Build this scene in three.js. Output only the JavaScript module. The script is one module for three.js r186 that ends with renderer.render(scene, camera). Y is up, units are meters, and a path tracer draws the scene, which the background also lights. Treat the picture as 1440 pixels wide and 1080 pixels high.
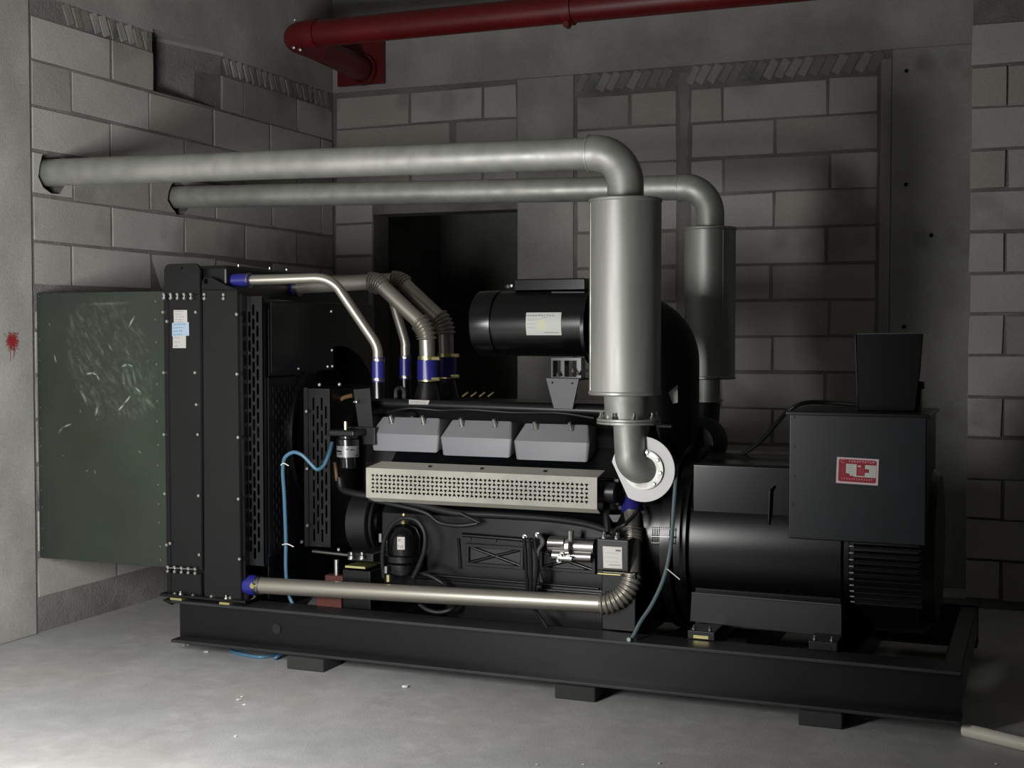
import * as THREE from 'three';
import { mergeGeometries, mergeVertices, toCreasedNormals } from 'three/addons/utils/BufferGeometryUtils.js';
import { RoundedBoxGeometry } from 'three/addons/geometries/RoundedBoxGeometry.js';
import { ConvexGeometry } from 'three/addons/geometries/ConvexGeometry.js';
import { RectAreaLightUniformsLib } from 'three/addons/lights/RectAreaLightUniformsLib.js';
import { Brush, Evaluator, SUBTRACTION } from 'three-bvh-csg';

// ---------------------------------------------------------------- camera, light, exposure
const scene = new THREE.Scene();
const FOCAL = 1850, EYE = 1.45, YAW = 22.06 * Math.PI / 180, PITCH = -2.11 * Math.PI / 180;
const camera = new THREE.PerspectiveCamera(2 * Math.atan(540 / FOCAL) * 180 / Math.PI, 4 / 3, 0.05, 60);
camera.rotation.order = 'YXZ';
camera.position.set(0, EYE, 0);
camera.rotation.set(PITCH, YAW, 0);
camera.updateMatrixWorld();
scene.background = new THREE.Color(0x000000);   // a closed cellar room without windows

RectAreaLightUniformsLib.init();
// the portable panel lamp on a stand, left of the camera, that lights the room
const LAMP = { pos: new THREE.Vector3(-2.55, 1.2, -1.95), aim: new THREE.Vector3(-4.5, 0.7, -4.7), w: 0.8, h: 0.9 };
const panelLight = new THREE.RectAreaLight(new THREE.Color().setRGB(1.0, 0.99, 0.975), 49, LAMP.w, LAMP.h);
panelLight.position.copy(LAMP.pos).addScaledVector(LAMP.aim.clone().sub(LAMP.pos).normalize(), 0.012);
panelLight.lookAt(LAMP.aim);
scene.add(panelLight);

const renderer = new THREE.WebGLRenderer({ antialias: true });
renderer.toneMapping = THREE.LinearToneMapping;
renderer.toneMappingExposure = 1.0;
renderer.shadowMap.enabled = true;

// ---------------------------------------------------------------- helpers
let seed = 12345;
const rnd = () => { seed = (seed * 1664525 + 1013904223) >>> 0; return seed / 4294967296; };
const rr = (a, b) => a + (b - a) * rnd();
const V = (x, y, z) => new THREE.Vector3(x, y, z);
// a pixel of the 1440x1080 photograph gives a direction; the plane it lies on gives the distance
function at(px, py, plane) {
  const d = V(px - 720, -(py - 540), -FOCAL).applyQuaternion(camera.quaternion);
  const k = Object.keys(plane)[0];
  return camera.position.clone().addScaledVector(d, (plane[k] - camera.position[k]) / d[k]);
}
const taken = {};
function numbered(n) { if (!(n in taken)) { taken[n] = 0; return n; } taken[n]++; return n + '_' + String(taken[n]).padStart(3, '0'); }
function base(o) { const p = V(0, 0, 0); while (o && o !== scene) { p.add(o.position); o = o.parent; } return p; }
function thing(name, label, category, pos, opt = {}) {
  const g = new THREE.Group(); g.name = numbered(name); g.position.copy(pos); scene.add(g);
  g.userData = { label, category }; if (opt.group) g.userData.group = opt.group; if (opt.kind) g.userData.kind = opt.kind;
  return g;
}
function shade(m) { m.castShadow = true; m.receiveShadow = true; return m; }
// geometry in world coordinates -> named mesh below parent
function part(parent, name, geo, mat, label) {
  const b = base(parent); geo.translate(-b.x, -b.y, -b.z);
  const m = shade(new THREE.Mesh(geo, mat)); m.name = name; parent.add(m); if (label) m.userData.label = label; return m;
}
// shared geometry in its own axes placed at a world position
function place(parent, name, geo, mat, pos, rot) {
  const m = shade(new THREE.Mesh(geo, mat)); m.name = name; parent.add(m);
  m.position.copy(pos).sub(base(parent)); if (rot) m.rotation.set(rot[0], rot[1], rot[2]); return m;
}
function single(name, geo, mat, label, category, opt = {}) {
  geo.computeBoundingBox(); const bb = geo.boundingBox;
  const p = V((bb.min.x + bb.max.x) / 2, bb.min.y, (bb.min.z + bb.max.z) / 2);
  geo.translate(-p.x, -p.y, -p.z);
  const m = shade(new THREE.Mesh(geo, mat)); m.name = numbered(name); m.position.copy(p); scene.add(m);
  m.userData = { label, category }; if (opt.group) m.userData.group = opt.group; if (opt.kind) m.userData.kind = opt.kind;
  return m;
}
// uv in metres from the face each triangle looks along
function metreUV(geo, k = 1) {
  const g = geo.index ? geo.toNonIndexed() : geo; const p = g.attributes.position, uv = new Float32Array(p.count * 2);
  const a = V(0, 0, 0), b = V(0, 0, 0), c = V(0, 0, 0);
  for (let i = 0; i < p.count; i += 3) {
    a.fromBufferAttribute(p, i); b.fromBufferAttribute(p, i + 1); c.fromBufferAttribute(p, i + 2);
    const n = b.clone().sub(a).cross(c.clone().sub(a)); const ax = Math.abs(n.x), ay = Math.abs(n.y), az = Math.abs(n.z);
    [a, b, c].forEach((v, j) => { let s, t; if (ay >= ax && ay >= az) { s = v.x; t = v.z; } else if (ax >= az) { s = v.z; t = v.y; } else { s = v.x; t = v.y; } uv[(i + j) * 2] = s * k; uv[(i + j) * 2 + 1] = t * k; });
  }
  g.setAttribute('uv', new THREE.BufferAttribute(uv, 2)); return g;
}
function box(x0, x1, y0, y1, z0, z1) { const g = new THREE.BoxGeometry(Math.abs(x1 - x0), Math.abs(y1 - y0), Math.abs(z1 - z0)); g.translate((x0 + x1) / 2, (y0 + y1) / 2, (z0 + z1) / 2); return metreUV(g); }
function rbox(x0, x1, y0, y1, z0, z1, r = 0.006, s = 2) { const g = new RoundedBoxGeometry(Math.abs(x1 - x0), Math.abs(y1 - y0), Math.abs(z1 - z0), s, r); g.translate((x0 + x1) / 2, (y0 + y1) / 2, (z0 + z1) / 2); return g; }
function chamfer(sx, sy, sz, c, jit = 0) {   // 44 triangles
  const pts = [];
  for (const i of [-1, 1]) for (const j of [-1, 1]) for (const k of [-1, 1]) {
    const ox = jit * rr(-1, 1), oy = jit * rr(-1, 1), cc = c * rr(0.7, 1.4);
    const X = i * sx / 2 + ox, Y = j * sy / 2 + oy, Z = k * sz / 2;
    pts.push(V(X - i * cc, Y - j * cc, Z), V(X - i * cc, Y, Z - k * cc), V(X, Y - j * cc, Z - k * cc));
  }
  return metreUV(new ConvexGeometry(pts));
}
function hull(pts) { return new ConvexGeometry(pts.map(p => V(...p))); }
// sweep a circle along points, radius may vary
function sweep(pts, rad, seg = 20, caps = true) {
  const R = i => typeof rad === 'number' ? rad : rad[i];
  const n = pts.length, pos = [], idx = [], uv = [];
  const T = pts.map((p, i) => { const a = pts[Math.max(0, i - 1)], b = pts[Math.min(n - 1, i + 1)]; return b.clone().sub(a).normalize(); });
  let N = Math.abs(T[0].y) < 0.9 ? V(0, 1, 0) : V(0, 0, 1); N.addScaledVector(T[0], -N.dot(T[0])).normalize();
  let L = 0;
  for (let i = 0; i < n; i++) {
    N.addScaledVector(T[i], -N.dot(T[i])).normalize(); const B = T[i].clone().cross(N);
    if (i) L += pts[i].distanceTo(pts[i - 1]);
    for (let j = 0; j <= seg; j++) { const a = j / seg * 2 * Math.PI; const q = pts[i].clone().addScaledVector(N, Math.cos(a) * R(i)).addScaledVector(B, Math.sin(a) * R(i)); pos.push(q.x, q.y, q.z); uv.push(j / seg * 2 * Math.PI * 0.06, L); }
  }
  const w = seg + 1;
  for (let i = 0; i < n - 1; i++) for (let j = 0; j < seg; j++) { const a = i * w + j; idx.push(a, a + w, a + 1, a + 1, a + w, a + w + 1); }
  if (caps) for (const e of [0, n - 1]) {
    const c = pos.length / 3; pos.push(pts[e].x, pts[e].y, pts[e].z); uv.push(0, 0);
    for (let j = 0; j <= seg; j++) { const k = (e * w + j) * 3; pos.push(pos[k], pos[k + 1], pos[k + 2]); uv.push(0, 0); }
    for (let j = 0; j < seg; j++) e ? idx.push(c, c + 1 + j, c + 2 + j) : idx.push(c, c + 2 + j, c + 1 + j);
  }
  const g = new THREE.BufferGeometry(); g.setAttribute('position', new THREE.Float32BufferAttribute(pos, 3)); g.setAttribute('uv', new THREE.Float32BufferAttribute(uv, 2)); g.setIndex(idx);
  // normals flip check: make faces look outwards
  g.computeVertexNormals(); const nn = g.attributes.normal; const t0 = V(pos[0], pos[1], pos[2]).sub(pts[0]);
  if (t0.dot(V(nn.getX(0), nn.getY(0), nn.getZ(0))) < 0) { for (let i = 0; i < idx.length; i += 3) { const t = idx[i + 1]; idx[i + 1] = idx[i + 2]; idx[i + 2] = t; } g.setIndex(idx); g.computeVertexNormals(); }
  return g;
}
// straight runs joined by round bends; bends = radius for each inner corner; rib = corners that are corrugated
function bent(P, bends, r, o = {}) {
  const pts = [], rad = []; const ribs = o.ribs || [], amp = o.amp || 0.006;
  const put = (p, q) => { if (pts.length && pts[pts.length - 1].distanceTo(p) < 1e-5) return; pts.push(p); rad.push(q); };
  put(P[0].clone(), r);
  for (let i = 1; i < P.length - 1; i++) {
    const a = P[i - 1].clone().sub(P[i]).normalize(), b = P[i + 1].clone().sub(P[i]).normalize();
    const ang = Math.acos(Math.max(-1, Math.min(1, a.dot(b)))), R = bends[i - 1], d = R / Math.tan(ang / 2);
    const s = P[i].clone().addScaledVector(a, d), e = P[i].clone().addScaledVector(b, d);
    const c = P[i].clone().addScaledVector(a.clone().add(b).normalize(), R / Math.sin(ang / 2));
    const rb = ribs.includes(i), m = rb ? 64 : 16, turns = rb ? (o.turns || 6) : 0, tot = Math.PI - ang;
    const u = s.clone().sub(c).normalize(), v = e.clone().sub(c).normalize();
    for (let k = 0; k <= m; k++) {
      const t = k / m, f = tot * t; const q = u.clone().multiplyScalar(Math.sin(tot - f) / Math.sin(tot)).addScaledVector(v, Math.sin(f) / Math.sin(tot));
      put(c.clone().addScaledVector(q, R), r + (rb ? amp * (1 - Math.cos(t * turns * 2 * Math.PI)) / 2 : 0));
    }
  }
  put(P[P.length - 1].clone(), r);
  return sweep(pts, rad, o.seg || 22, o.caps !== false);
}
function wire(P, r, seg = 8, n = 40) { return sweep(new THREE.CatmullRomCurve3(P).getPoints(n), r, seg); }
// profile [[radius, offset]...] turned around an axis through c
function turned(profile, axis, c, seg = 36) {
  const g = new THREE.LatheGeometry(profile.map(([r, t]) => new THREE.Vector2(Math.max(r, 1e-4), t)), seg);
  if (axis === 'x') g.rotateZ(-Math.PI / 2); if (axis === 'z') g.rotateX(Math.PI / 2);
  g.translate(c.x, c.y, c.z); return toCreasedNormals(g, 0.6);
}
function cyl(r, h, axis, c, seg = 24, r2 = r) { return turned([[0, -h / 2], [r, -h / 2], [r2, h / 2], [0, h / 2]], axis, c, seg); }
// flat plate with holes lying in the plane z (front faces +z); outline and holes in x,y
function plate(outline, holes, z, t, bevel = 0) {
  const s = new THREE.Shape(outline.map(p => new THREE.Vector2(p[0], p[1])));
  for (const h of holes) s.holes.push(new THREE.Path(h.map(p => new THREE.Vector2(p[0], p[1]))));
  const g = new THREE.ExtrudeGeometry(s, { depth: t, bevelEnabled: bevel > 0, bevelSize: bevel, bevelThickness: bevel, bevelSegments: 1, curveSegments: 8 });
  g.translate(0, 0, z - t); return g;
}
const slot = (x, y, w, h, n = 4) => { const r = w / 2, o = []; for (let i = 0; i <= n; i++) { const a = Math.PI * i / n; o.push([x + r * Math.cos(a), y + h / 2 - r + r * Math.sin(a)]); } for (let i = 0; i <= n; i++) { const a = Math.PI + Math.PI * i / n; o.push([x + r * Math.cos(a), y - h / 2 + r + r * Math.sin(a)]); } return o; };
const ringPts = (x, y, r, n = 20) => Array.from({ length: n }, (_, i) => [x + r * Math.cos(i / n * 2 * Math.PI), y + r * Math.sin(i / n * 2 * Math.PI)]);
// turn a plate made in x,y (facing +z at z=0) so that it faces +x: its x runs along -z
function toX(g, x, z) { g.rotateY(Math.PI / 2); g.translate(x, 0, z); return g; }

// ---------------------------------------------------------------- textures
function noiseTex(size, fn, srgb = true) {
  const d = new Uint8Array(size * size * 4);
  for (let j = 0; j < size; j++) for (let i = 0; i < size; i++) { const c = fn(i / size, j / size); const k = (j * size + i) * 4; d[k] = Math.max(0, Math.min(255, c[0])); d[k + 1] = Math.max(0, Math.min(255, c[1])); d[k + 2] = Math.max(0, Math.min(255, c[2])); d[k + 3] = 255; }
  const t = new THREE.DataTexture(d, size, size); t.magFilter = THREE.LinearFilter; t.minFilter = THREE.LinearMipmapLinearFilter; t.generateMipmaps = true; t.wrapS = t.wrapT = THREE.RepeatWrapping; if (srgb) t.colorSpace = THREE.SRGBColorSpace; t.needsUpdate = true; return t;
}
function lattice(n, s0) { let s = s0 >>> 0; return Float32Array.from({ length: n * n }, () => { s = (s * 1664525 + 1013904223) >>> 0; return s / 4294967296; }); }
const lats = {};
function vn(u, v, n, s) {   // tileable value noise
  const key = n + ':' + s; const L = lats[key] || (lats[key] = lattice(n, s * 7919 + n)); const x = u * n, y = v * n; const i = Math.floor(x), j = Math.floor(y); let f = x - i, g = y - j; f = f * f * (3 - 2 * f); g = g * g * (3 - 2 * g);
  const q = (a, b) => L[((b % n + n) % n) * n + ((a % n + n) % n)];
  return (q(i, j) * (1 - f) + q(i + 1, j) * f) * (1 - g) + (q(i, j + 1) * (1 - f) + q(i + 1, j + 1) * f) * g;
}
const fbm = (u, v, n, s, o = 4) => { let t = 0, a = 0.5, w = 0; for (let k = 0; k < o; k++) { t += a * vn(u, v, n << k, s + k); w += a; a *= 0.55; } return t / w; };
const clamp01 = x => Math.max(0, Math.min(1, x));
const tint = (b, c) => [b * c[0], b * c[1], b * c[2]];
function concreteTex(mean, spread, col, s) {
  return noiseTex(512, (u, v) => { const a = fbm(u, v, 4, s, 5), b = vn(u, v, 256, s + 20), st = fbm(u, v, 3, s + 40, 3); return tint(mean + spread * (a - 0.5) * 2 + (b - 0.5) * 16 - 22 * clamp01((st - 0.62) * 6), col); });
}
const concMap = concreteTex(158, 22, [1, 0.995, 0.965], 3), blockMap = concreteTex(178, 9, [1, 0.99, 0.965], 11), mortarMap = concreteTex(126, 26, [1, 0.985, 0.955], 17);
const bumpMap = noiseTex(512, (u, v) => { const h = 128 + 110 * (fbm(u, v, 12, 51, 5) - 0.5) + 60 * (vn(u, v, 256, 61) - 0.5); return [h, h, h]; }, false);
const floorMap = noiseTex(1024, (u, v) => {
  const a = fbm(u, v, 3, 71, 5), b = fbm(u, v, 16, 75, 4), p = fbm(u, v, 7, 81, 4), g = vn(u, v, 512, 85); let c = 182 + 16 * (a - 0.5) * 2 + 9 * (b - 0.5) * 2 + (g - 0.5) * 8;
  c += 9 * clamp01((p - 0.63) * 7) * clamp01((b - 0.42) * 5); c -= 12 * clamp01((0.36 - p) * 6); const w = (fbm(u, v, 2, 91, 3) - 0.5) * 7; return [c + w, c, c - 1 - w * 0.6];
});
const floorRough = noiseTex(512, (u, v) => { const h = 120 + 120 * (fbm(u, v, 4, 95, 5) - 0.3); return [h, h, h]; }, false);
const galvMap = noiseTex(512, (u, v) => { const a = fbm(u, v, 18, 101, 4), b = fbm(u * 1, v, 3, 105, 3); const c = 176 + 30 * (a - 0.5) + 34 * (b - 0.5); return [c, c + 1, c - 3]; });
const galvRough = noiseTex(512, (u, v) => { const h = 110 + 90 * (fbm(u, v, 10, 111, 4) - 0.5); return [h, h, h]; }, false);
const paintMap = noiseTex(256, (u, v) => { const a = fbm(u, v, 8, 121, 4); const c = 216 + 60 * (a - 0.5); return [c, c, c]; });

function canvas(w, h, draw) { const c = document.createElement('canvas'); c.width = w; c.height = h; const x = c.getContext('2d'); draw(x, w, h); const t = new THREE.CanvasTexture(c); t.colorSpace = THREE.SRGBColorSpace; t.anisotropy = 8; return t; }
function glyphs(x, px, py, n, s, step, col) {   // rows of small unreadable characters like those on the plates
  x.strokeStyle = col; x.lineWidth = Math.max(1, s / 7);
  for (let i = 0; i < n; i++) { const X = px + i * step; for (let k = 0; k < 4; k++) { x.beginPath(); if (rnd() < 0.55) { const y = py + rr(0.1, 0.9) * s; x.moveTo(X, y); x.lineTo(X + s * 0.85, y + rr(-0.1, 0.1) * s); } else { const a = X + rr(0.1, 0.8) * s; x.moveTo(a, py); x.lineTo(a + rr(-0.2, 0.2) * s, py + s); } x.stroke(); } }
}

// ---------------------------------------------------------------- materials
const lin = (r, g, b) => new THREE.Color().setRGB(r, g, b);
const std = o => new THREE.MeshStandardMaterial(o);
const M = {
  block: std({ map: blockMap, bumpMap, bumpScale: 0.004, roughness: 0.95 }),
  block2: std({ map: blockMap, color: lin(0.86, 0.85, 0.82), bumpMap, bumpScale: 0.004, roughness: 0.95 }),
  block3: std({ map: blockMap, color: lin(0.75, 0.75, 0.73), bumpMap, bumpScale: 0.005, roughness: 0.95 }),
  mortar: std({ map: mortarMap, bumpMap, bumpScale: 0.012, roughness: 1 }),
  conc: std({ map: concMap, bumpMap, bumpScale: 0.004, roughness: 0.92 }),
  concDark: std({ map: concMap, color: lin(0.74, 0.74, 0.72), bumpMap, bumpScale: 0.006, roughness: 0.95 }),
  floor: std({ map: floorMap, roughnessMap: floorRough, roughness: 1, bumpMap, bumpScale: 0.002 }),
  black: std({ color: lin(0.006, 0.0065, 0.0075), roughness: 0.34, map: paintMap }),
  satin: std({ color: lin(0.0035, 0.004, 0.005), roughness: 0.29, map: paintMap }),
  frame: std({ color: lin(0.0035, 0.0045, 0.005), roughness: 0.31, map: paintMap }),
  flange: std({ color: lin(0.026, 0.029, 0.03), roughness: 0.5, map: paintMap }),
  engine: std({ color: lin(0.0035, 0.0042, 0.0048), roughness: 0.29 }),
  castIron: std({ color: lin(0.0085, 0.009, 0.010), roughness: 0.38 }),
  rubber: std({ color: lin(0.008, 0.008, 0.009), roughness: 0.5 }),
  pad: std({ color: lin(0.03, 0.03, 0.03), roughness: 0.75, bumpMap, bumpScale: 0.003 }),
  bolt: std({ color: lin(0.7, 0.69, 0.66), roughness: 0.28, metalness: 1 }),
  steel: std({ color: lin(0.36, 0.355, 0.345), roughness: 0.36, metalness: 1 }),
  stainless: std({ color: lin(0.4, 0.38, 0.33), roughness: 0.38, metalness: 0.75 }),
  galv: std({ map: galvMap, color: lin(0.92, 0.92, 0.9), roughnessMap: galvRough, roughness: 1.15, metalness: 0.6 }),
  grey: std({ color: lin(0.25, 0.255, 0.27), roughness: 0.42, metalness: 0.1 }),
  greyPlate: std({ color: lin(0.07, 0.07, 0.074), roughness: 0.5, metalness: 0.2 }),
  ivory: std({ color: lin(0.55, 0.54, 0.46), roughness: 0.5, map: paintMap }),
  white: std({ color: lin(0.75, 0.75, 0.74), roughness: 0.55 }),
  blue: std({ color: lin(0.02, 0.022, 0.2), roughness: 0.35 }),
  tube: std({ color: lin(0.07, 0.17, 0.26), roughness: 0.35 }),
  teal: std({ color: lin(0.13, 0.18, 0.19), roughness: 0.4 }),
  gold: std({ color: lin(0.72, 0.66, 0.3), roughness: 0.3, metalness: 0.9 }),
  red: std({ color: lin(0.18, 0.008, 0.011), roughness: 0.42, map: paintMap }),
  rust: std({ color: lin(0.085, 0.018, 0.012), roughness: 0.7 }),
  pvc: std({ color: lin(0.7, 0.68, 0.58), roughness: 0.4 }),
  chip: std({ color: lin(0.75, 0.74, 0.71), roughness: 0.95 }),
  gloss: std({ color: lin(0.003, 0.0034, 0.0042), roughness: 0.23 }),
  amber: std({ color: lin(0.13, 0.07, 0.03), roughness: 0.6 }),
  paper: std({ color: lin(0.68, 0.68, 0.66), roughness: 0.7 }),
};

// ---------------------------------------------------------------- the room
const XL = -4.53, ZB = -7.93, ZF = 0.9, XR = 3.2, HC = 3.75;
const struct = (name, geo, mat, label, category = 'wall') => single(name, geo, mat, label, category, { kind: 'structure' });
const floor = struct('floor', box(XL - 0.3, XR + 0.3, -0.2, 0, ZB - 3.2, ZF + 0.3), M.floor, 'grey trowelled concrete floor with pale dusty patches', 'floor');
struct('ceiling', box(XL - 0.3, XR + 0.3, HC, HC + 0.2, ZB - 3.2, ZF + 0.3), M.conc, 'bare concrete ceiling slab above the red pipe', 'ceiling');
const ev = new Evaluator(); ev.useGroups = false;
function cut(geo, cutters) {
  let b = new Brush(metreUV(geo)); b.updateMatrixWorld();
  for (const c of cutters) { const k = new Brush(metreUV(c.clone())); k.updateMatrixWorld(); b = ev.evaluate(b, k, SUBTRACTION); }
  return metreUV(b.geometry);
}
const overlaps = (a, b) => { a.computeBoundingBox(); b.computeBoundingBox(); return a.boundingBox.intersectsBox(b.boundingBox); };

// left wall: two ragged pipe holes and a wedge-shaped recess near the top
const hole1c = V(XL, 2.245, -5.175), hole2c = V(XL, 2.228, -6.19);
function ragged(c, r, depth) {   // irregular prism along x
  const s = new THREE.Shape(); const n = 11; for (let i = 0; i < n; i++) { const a = i / n * 2 * Math.PI, q = r * rr(0.94, 1.16); const X = Math.cos(a) * q * 1.12, Y = Math.sin(a) * q; i ? s.lineTo(X, Y) : s.moveTo(X, Y); }
  const g = new THREE.ExtrudeGeometry(s, { depth, bevelEnabled: false }); g.rotateY(Math.PI / 2); g.translate(c.x - depth / 2, c.y, c.z); return g;
}
const cut1 = ragged(hole1c, 0.094, 0.7), cut2 = ragged(hole2c, 0.088, 0.7);
const wedge = hull([[XL - 0.16, 2.785, -5.965], [XL + 0.05, 2.785, -5.965], [XL - 0.0, 2.785, -6.62], [XL + 0.05, 2.785, -6.62], [XL - 0.16, 3.12, -5.965], [XL + 0.05, 3.12, -5.965], [XL, 3.12, -6.62], [XL + 0.05, 3.12, -6.62]]);
const gap = box(XL - 0.24, XL + 0.06, 2.786, 3.119, -6.15, -5.966);
const wallCuts = [cut1, cut2, wedge, gap];
const wl = struct('wall_left', cut(box(XL - 0.25, XL - 0.0035, 0, 3.1, ZB - 0.2, -5.02), wallCuts), M.mortar, 'block wall at the left that the exhaust pipes run through');
part(wl, 'added_backing', box(XL - 0.45, XL - 0.26, 0, 3.1, ZB - 0.2, -5.02), M.conc);  // unseen slab added behind the wall so the pipe holes stay dark
const COURSE = 0.217;
function blockSet(parent, dir, u0, u1, topY, rows, joint, mats, opt = {}) {
  // dir 'z': wall in the plane x = XL, u runs along -z ; dir 'x': wall in the plane z = opt.z, u runs along x
  for (let r = 0; r < rows; r++) {
    const y1 = topY - r * COURSE, y0 = y1 - COURSE; if (y0 < (opt.minY ?? 0.0)) break;
    const edges = [u0, ...joint(r).filter(j => j > u0 + 0.05 && j < u1 - 0.05), u1];
    for (let k = 0; k < edges.length - 1; k++) {
      const gap = rr(0.006, 0.011), vg = rr(0.006, 0.011); const a = edges[k] + gap, b = edges[k + 1] - gap, len = b - a; if (len < 0.04) continue;
      const ys = y0 + vg + rr(-0.003, 0.003), ye = y1 - vg + rr(-0.003, 0.003);
      let g = chamfer(dir === 'z' ? 0.05 : len, ye - ys, dir === 'z' ? len : 0.05, 0.002, 0.004);
      const proud = rr(-0.001, 0.0015);
      if (dir === 'z') g.translate(XL - 0.025 + proud, (ys + ye) / 2, -(a + b) / 2); else g.translate((a + b) / 2, (ys + ye) / 2, opt.z - 0.025 + proud);
      g.translate(0.37 * r, 0, 0.53 * k); g = metreUV(g); g.translate(-0.37 * r, 0, -0.53 * k);   // each block shows another piece of the grain
      for (const c of opt.cuts || []) if (overlaps(g, c)) { g = cut(g, [c]); }
      if (!g.attributes.position.count) continue;
      const q = rnd(); part(parent, 'block', g, q < 0.6 ? mats[0] : q < 0.85 ? mats[1] : mats[2]);
    }
  }
}
const blockMats = [M.block, M.block2, M.block3];
blockSet(wl, 'z', 5.03, 7.92, 2.994, 13, r => { const o = []; for (let i = -1; i < 6; i++) o.push((r % 2 ? 5.31 : 5.62) + i * 0.612 + rr(-0.015, 0.015)); return o; }, blockMats, { cuts: wallCuts });
// slanted closing bricks under the beam
function slanted(parent, dir, u0, u1, y0, y1, z) {
  for (let u = u0; u < u1; u += rr(0.062, 0.074)) {
    const w = rr(0.048, 0.056), g = chamfer(dir === 'z' ? 0.05 : w, (y1 - y0) * 1.04, dir === 'z' ? w : 0.05, 0.003, 0.004); if (dir === 'z') g.rotateX(0.42); else g.rotateZ(-0.5);
    const pr = rr(-0.001, 0.003); if (dir === 'z') g.translate(XL - 0.025 + pr, (y0 + y1) / 2, -u); else g.translate(u, (y0 + y1) / 2, z - 0.025 + pr);
    if (dir === 'z' && (overlaps(g, wedge) || overlaps(g, gap))) continue; part(parent, 'brick', metreUV(g), rnd() < 0.6 ? M.conc : M.concDark);
  }
}
slanted(wl, 'z', 5.3, 7.85, 3.0, 3.1);
struct('trim_1', cut(box(XL - 0.25, XL + 0.004, 3.1, HC, ZB - 0.2, -5.02), [wedge, gap]), M.conc, 'concrete ring beam along the top of the left block wall', 'beam');
const col = struct('trim_2', rbox(XL - 0.3, XL + 0.012, 0, HC, -5.012, -4.4, 0.008, 2), M.conc, 'concrete column with a red spray mark beside the green duct', 'column');
col.geometry = (g => { const b = base(col); g.translate(b.x, b.y, b.z); const q = metreUV(g); q.translate(-b.x, -b.y, -b.z); return q; })(col.geometry);
struct('wall_left_front', box(XL - 0.25, XL, 0, HC, -4.4, ZF + 0.25), M.conc, 'plain rendered wall in front of the concrete column');

// back wall with the dark doorway
const DX0 = -4.226, DX1 = -3.174, DH = 2.268;
const wb = struct('wall_back', mergeGeometries([box(XL - 0.2, DX0, 0, 3.1, ZB - 0.22, ZB - 0.0035), box(DX0, DX1, DH, 3.1, ZB - 0.22, ZB - 0.0035), box(-2.79, -0.84, 0, 3.1, ZB - 0.22, ZB - 0.0035)]), M.mortar, 'block wall behind the generator with a dark doorway');
blockSet(wb, 'x', DX1 - 1.34, DX1, 3.075, 3, r => [-3.95 + (r % 2) * 0.3, -3.42 + (r % 2) * -0.2], blockMats, { z: ZB });
blockSet(wb, 'x', XL + 0.005, DX0, 3.075 - 4 * COURSE, 11, r => [], blockMats, { z: ZB });
blockSet(wb, 'x', XL + 0.005, DX0, 3.075 - 3 * COURSE, 1, r => [], blockMats, { z: ZB });
const jr = r => { const o = []; for (let i = 0; i < 6; i++) o.push((r % 2 ? -1.525 : -1.82) + (i - 3) * 0.62 + rr(-0.012, 0.012)); return o; };
blockSet(wb, 'x', -2.775, -2.112, 2.963 + COURSE * 0, 13, r => [r % 2 ? -2.15 : -2.43 + rr(-0.02, 0.02)], blockMats, { z: ZB });
blockSet(wb, 'x', -2.035, -0.915, 2.963, 13, r => r % 2 ? [-1.525 + rr(-0.012, 0.012)] : [-1.83 + rr(-0.012, 0.012), -1.2 + rr(-0.012, 0.012)], blockMats, { z: ZB });
slanted(wb, 'x', -2.02, -0.93, 2.985, 3.1, ZB); slanted(wb, 'x', -2.74, -2.12, 2.985, 3.1, ZB);
part(wb, 'mortar_chase', (() => {   // ragged mortar-filled groove between the two fields of blocks
  const P = [], n = 40; for (let i = 0; i <= n; i++) { const y = 0.4 + i / n * 2.66; P.push([y, -2.104 + rr(-0.008, 0.008), -2.046 + rr(-0.008, 0.008)]); }
  return metreUV(plate([...P.map(p => [p[1], p[0]]), ...P.reverse().map(p => [p[2], p[0]])], [], ZB - 0.002, 0.02));
})(), M.concDark);
struct('trim_3', box(XL - 0.2, -0.376, 3.1, HC, ZB - 0.22, ZB + 0.012), M.conc, 'concrete beam along the top of the back wall', 'beam');
struct('trim_4', rboxM(DX1, -2.79, 0, 3.1, ZB - 0.22, ZB + 0.01), M.conc, 'narrow concrete pier beside the dark doorway', 'column');
function rboxM(...a) { return metreUV(rbox(...a, 0.008, 2)); }
const col2 = struct('trim_5', (() => {
  const holes = [[-0.76, 2.97], [-0.757, 2.32], [-0.614, 2.025], [-0.76, 1.5]].map(p => { const c = new THREE.CylinderGeometry(0.013, 0.013, 0.12, 10); c.rotateX(Math.PI / 2); c.translate(p[0], p[1], ZB + 0.02); return c; });
  return cut(rboxM(-0.84, -0.376, 0, 3.1, ZB - 0.22, ZB + 0.015), holes);
})(), M.conc, 'concrete column with small tie holes right of the block wall', 'column');
part(col2, 'mortar_strip', rboxM(-0.905, -0.842, 0.1, 3.05, ZB - 0.02, ZB + 0.004), M.conc);
const wbr = struct('wall_back_right', box(-0.375, XR + 0.2, 0, HC, -7.93, -7.385), M.mortar, 'block wall that stands forward right of the concrete column');
blockSet(wbr, 'x', -0.385, 2.6, 3.08, 14, r => { const o = []; for (let i = 0; i < 6; i++) o.push((r % 2 ? -0.2 : 0.12) + i * 0.612); return o; }, blockMats, { z: -7.37 });
struct('wall_right', box(XR, XR + 0.25, 0, HC, -7.9, ZF + 0.25), M.conc, 'plain concrete wall closing the room at the right');
struct('wall_front', box(XL - 0.2, XR + 0.2, 0, HC, ZF, ZF + 0.25), M.conc, 'plain concrete wall behind the place where the photographer stands');
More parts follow.
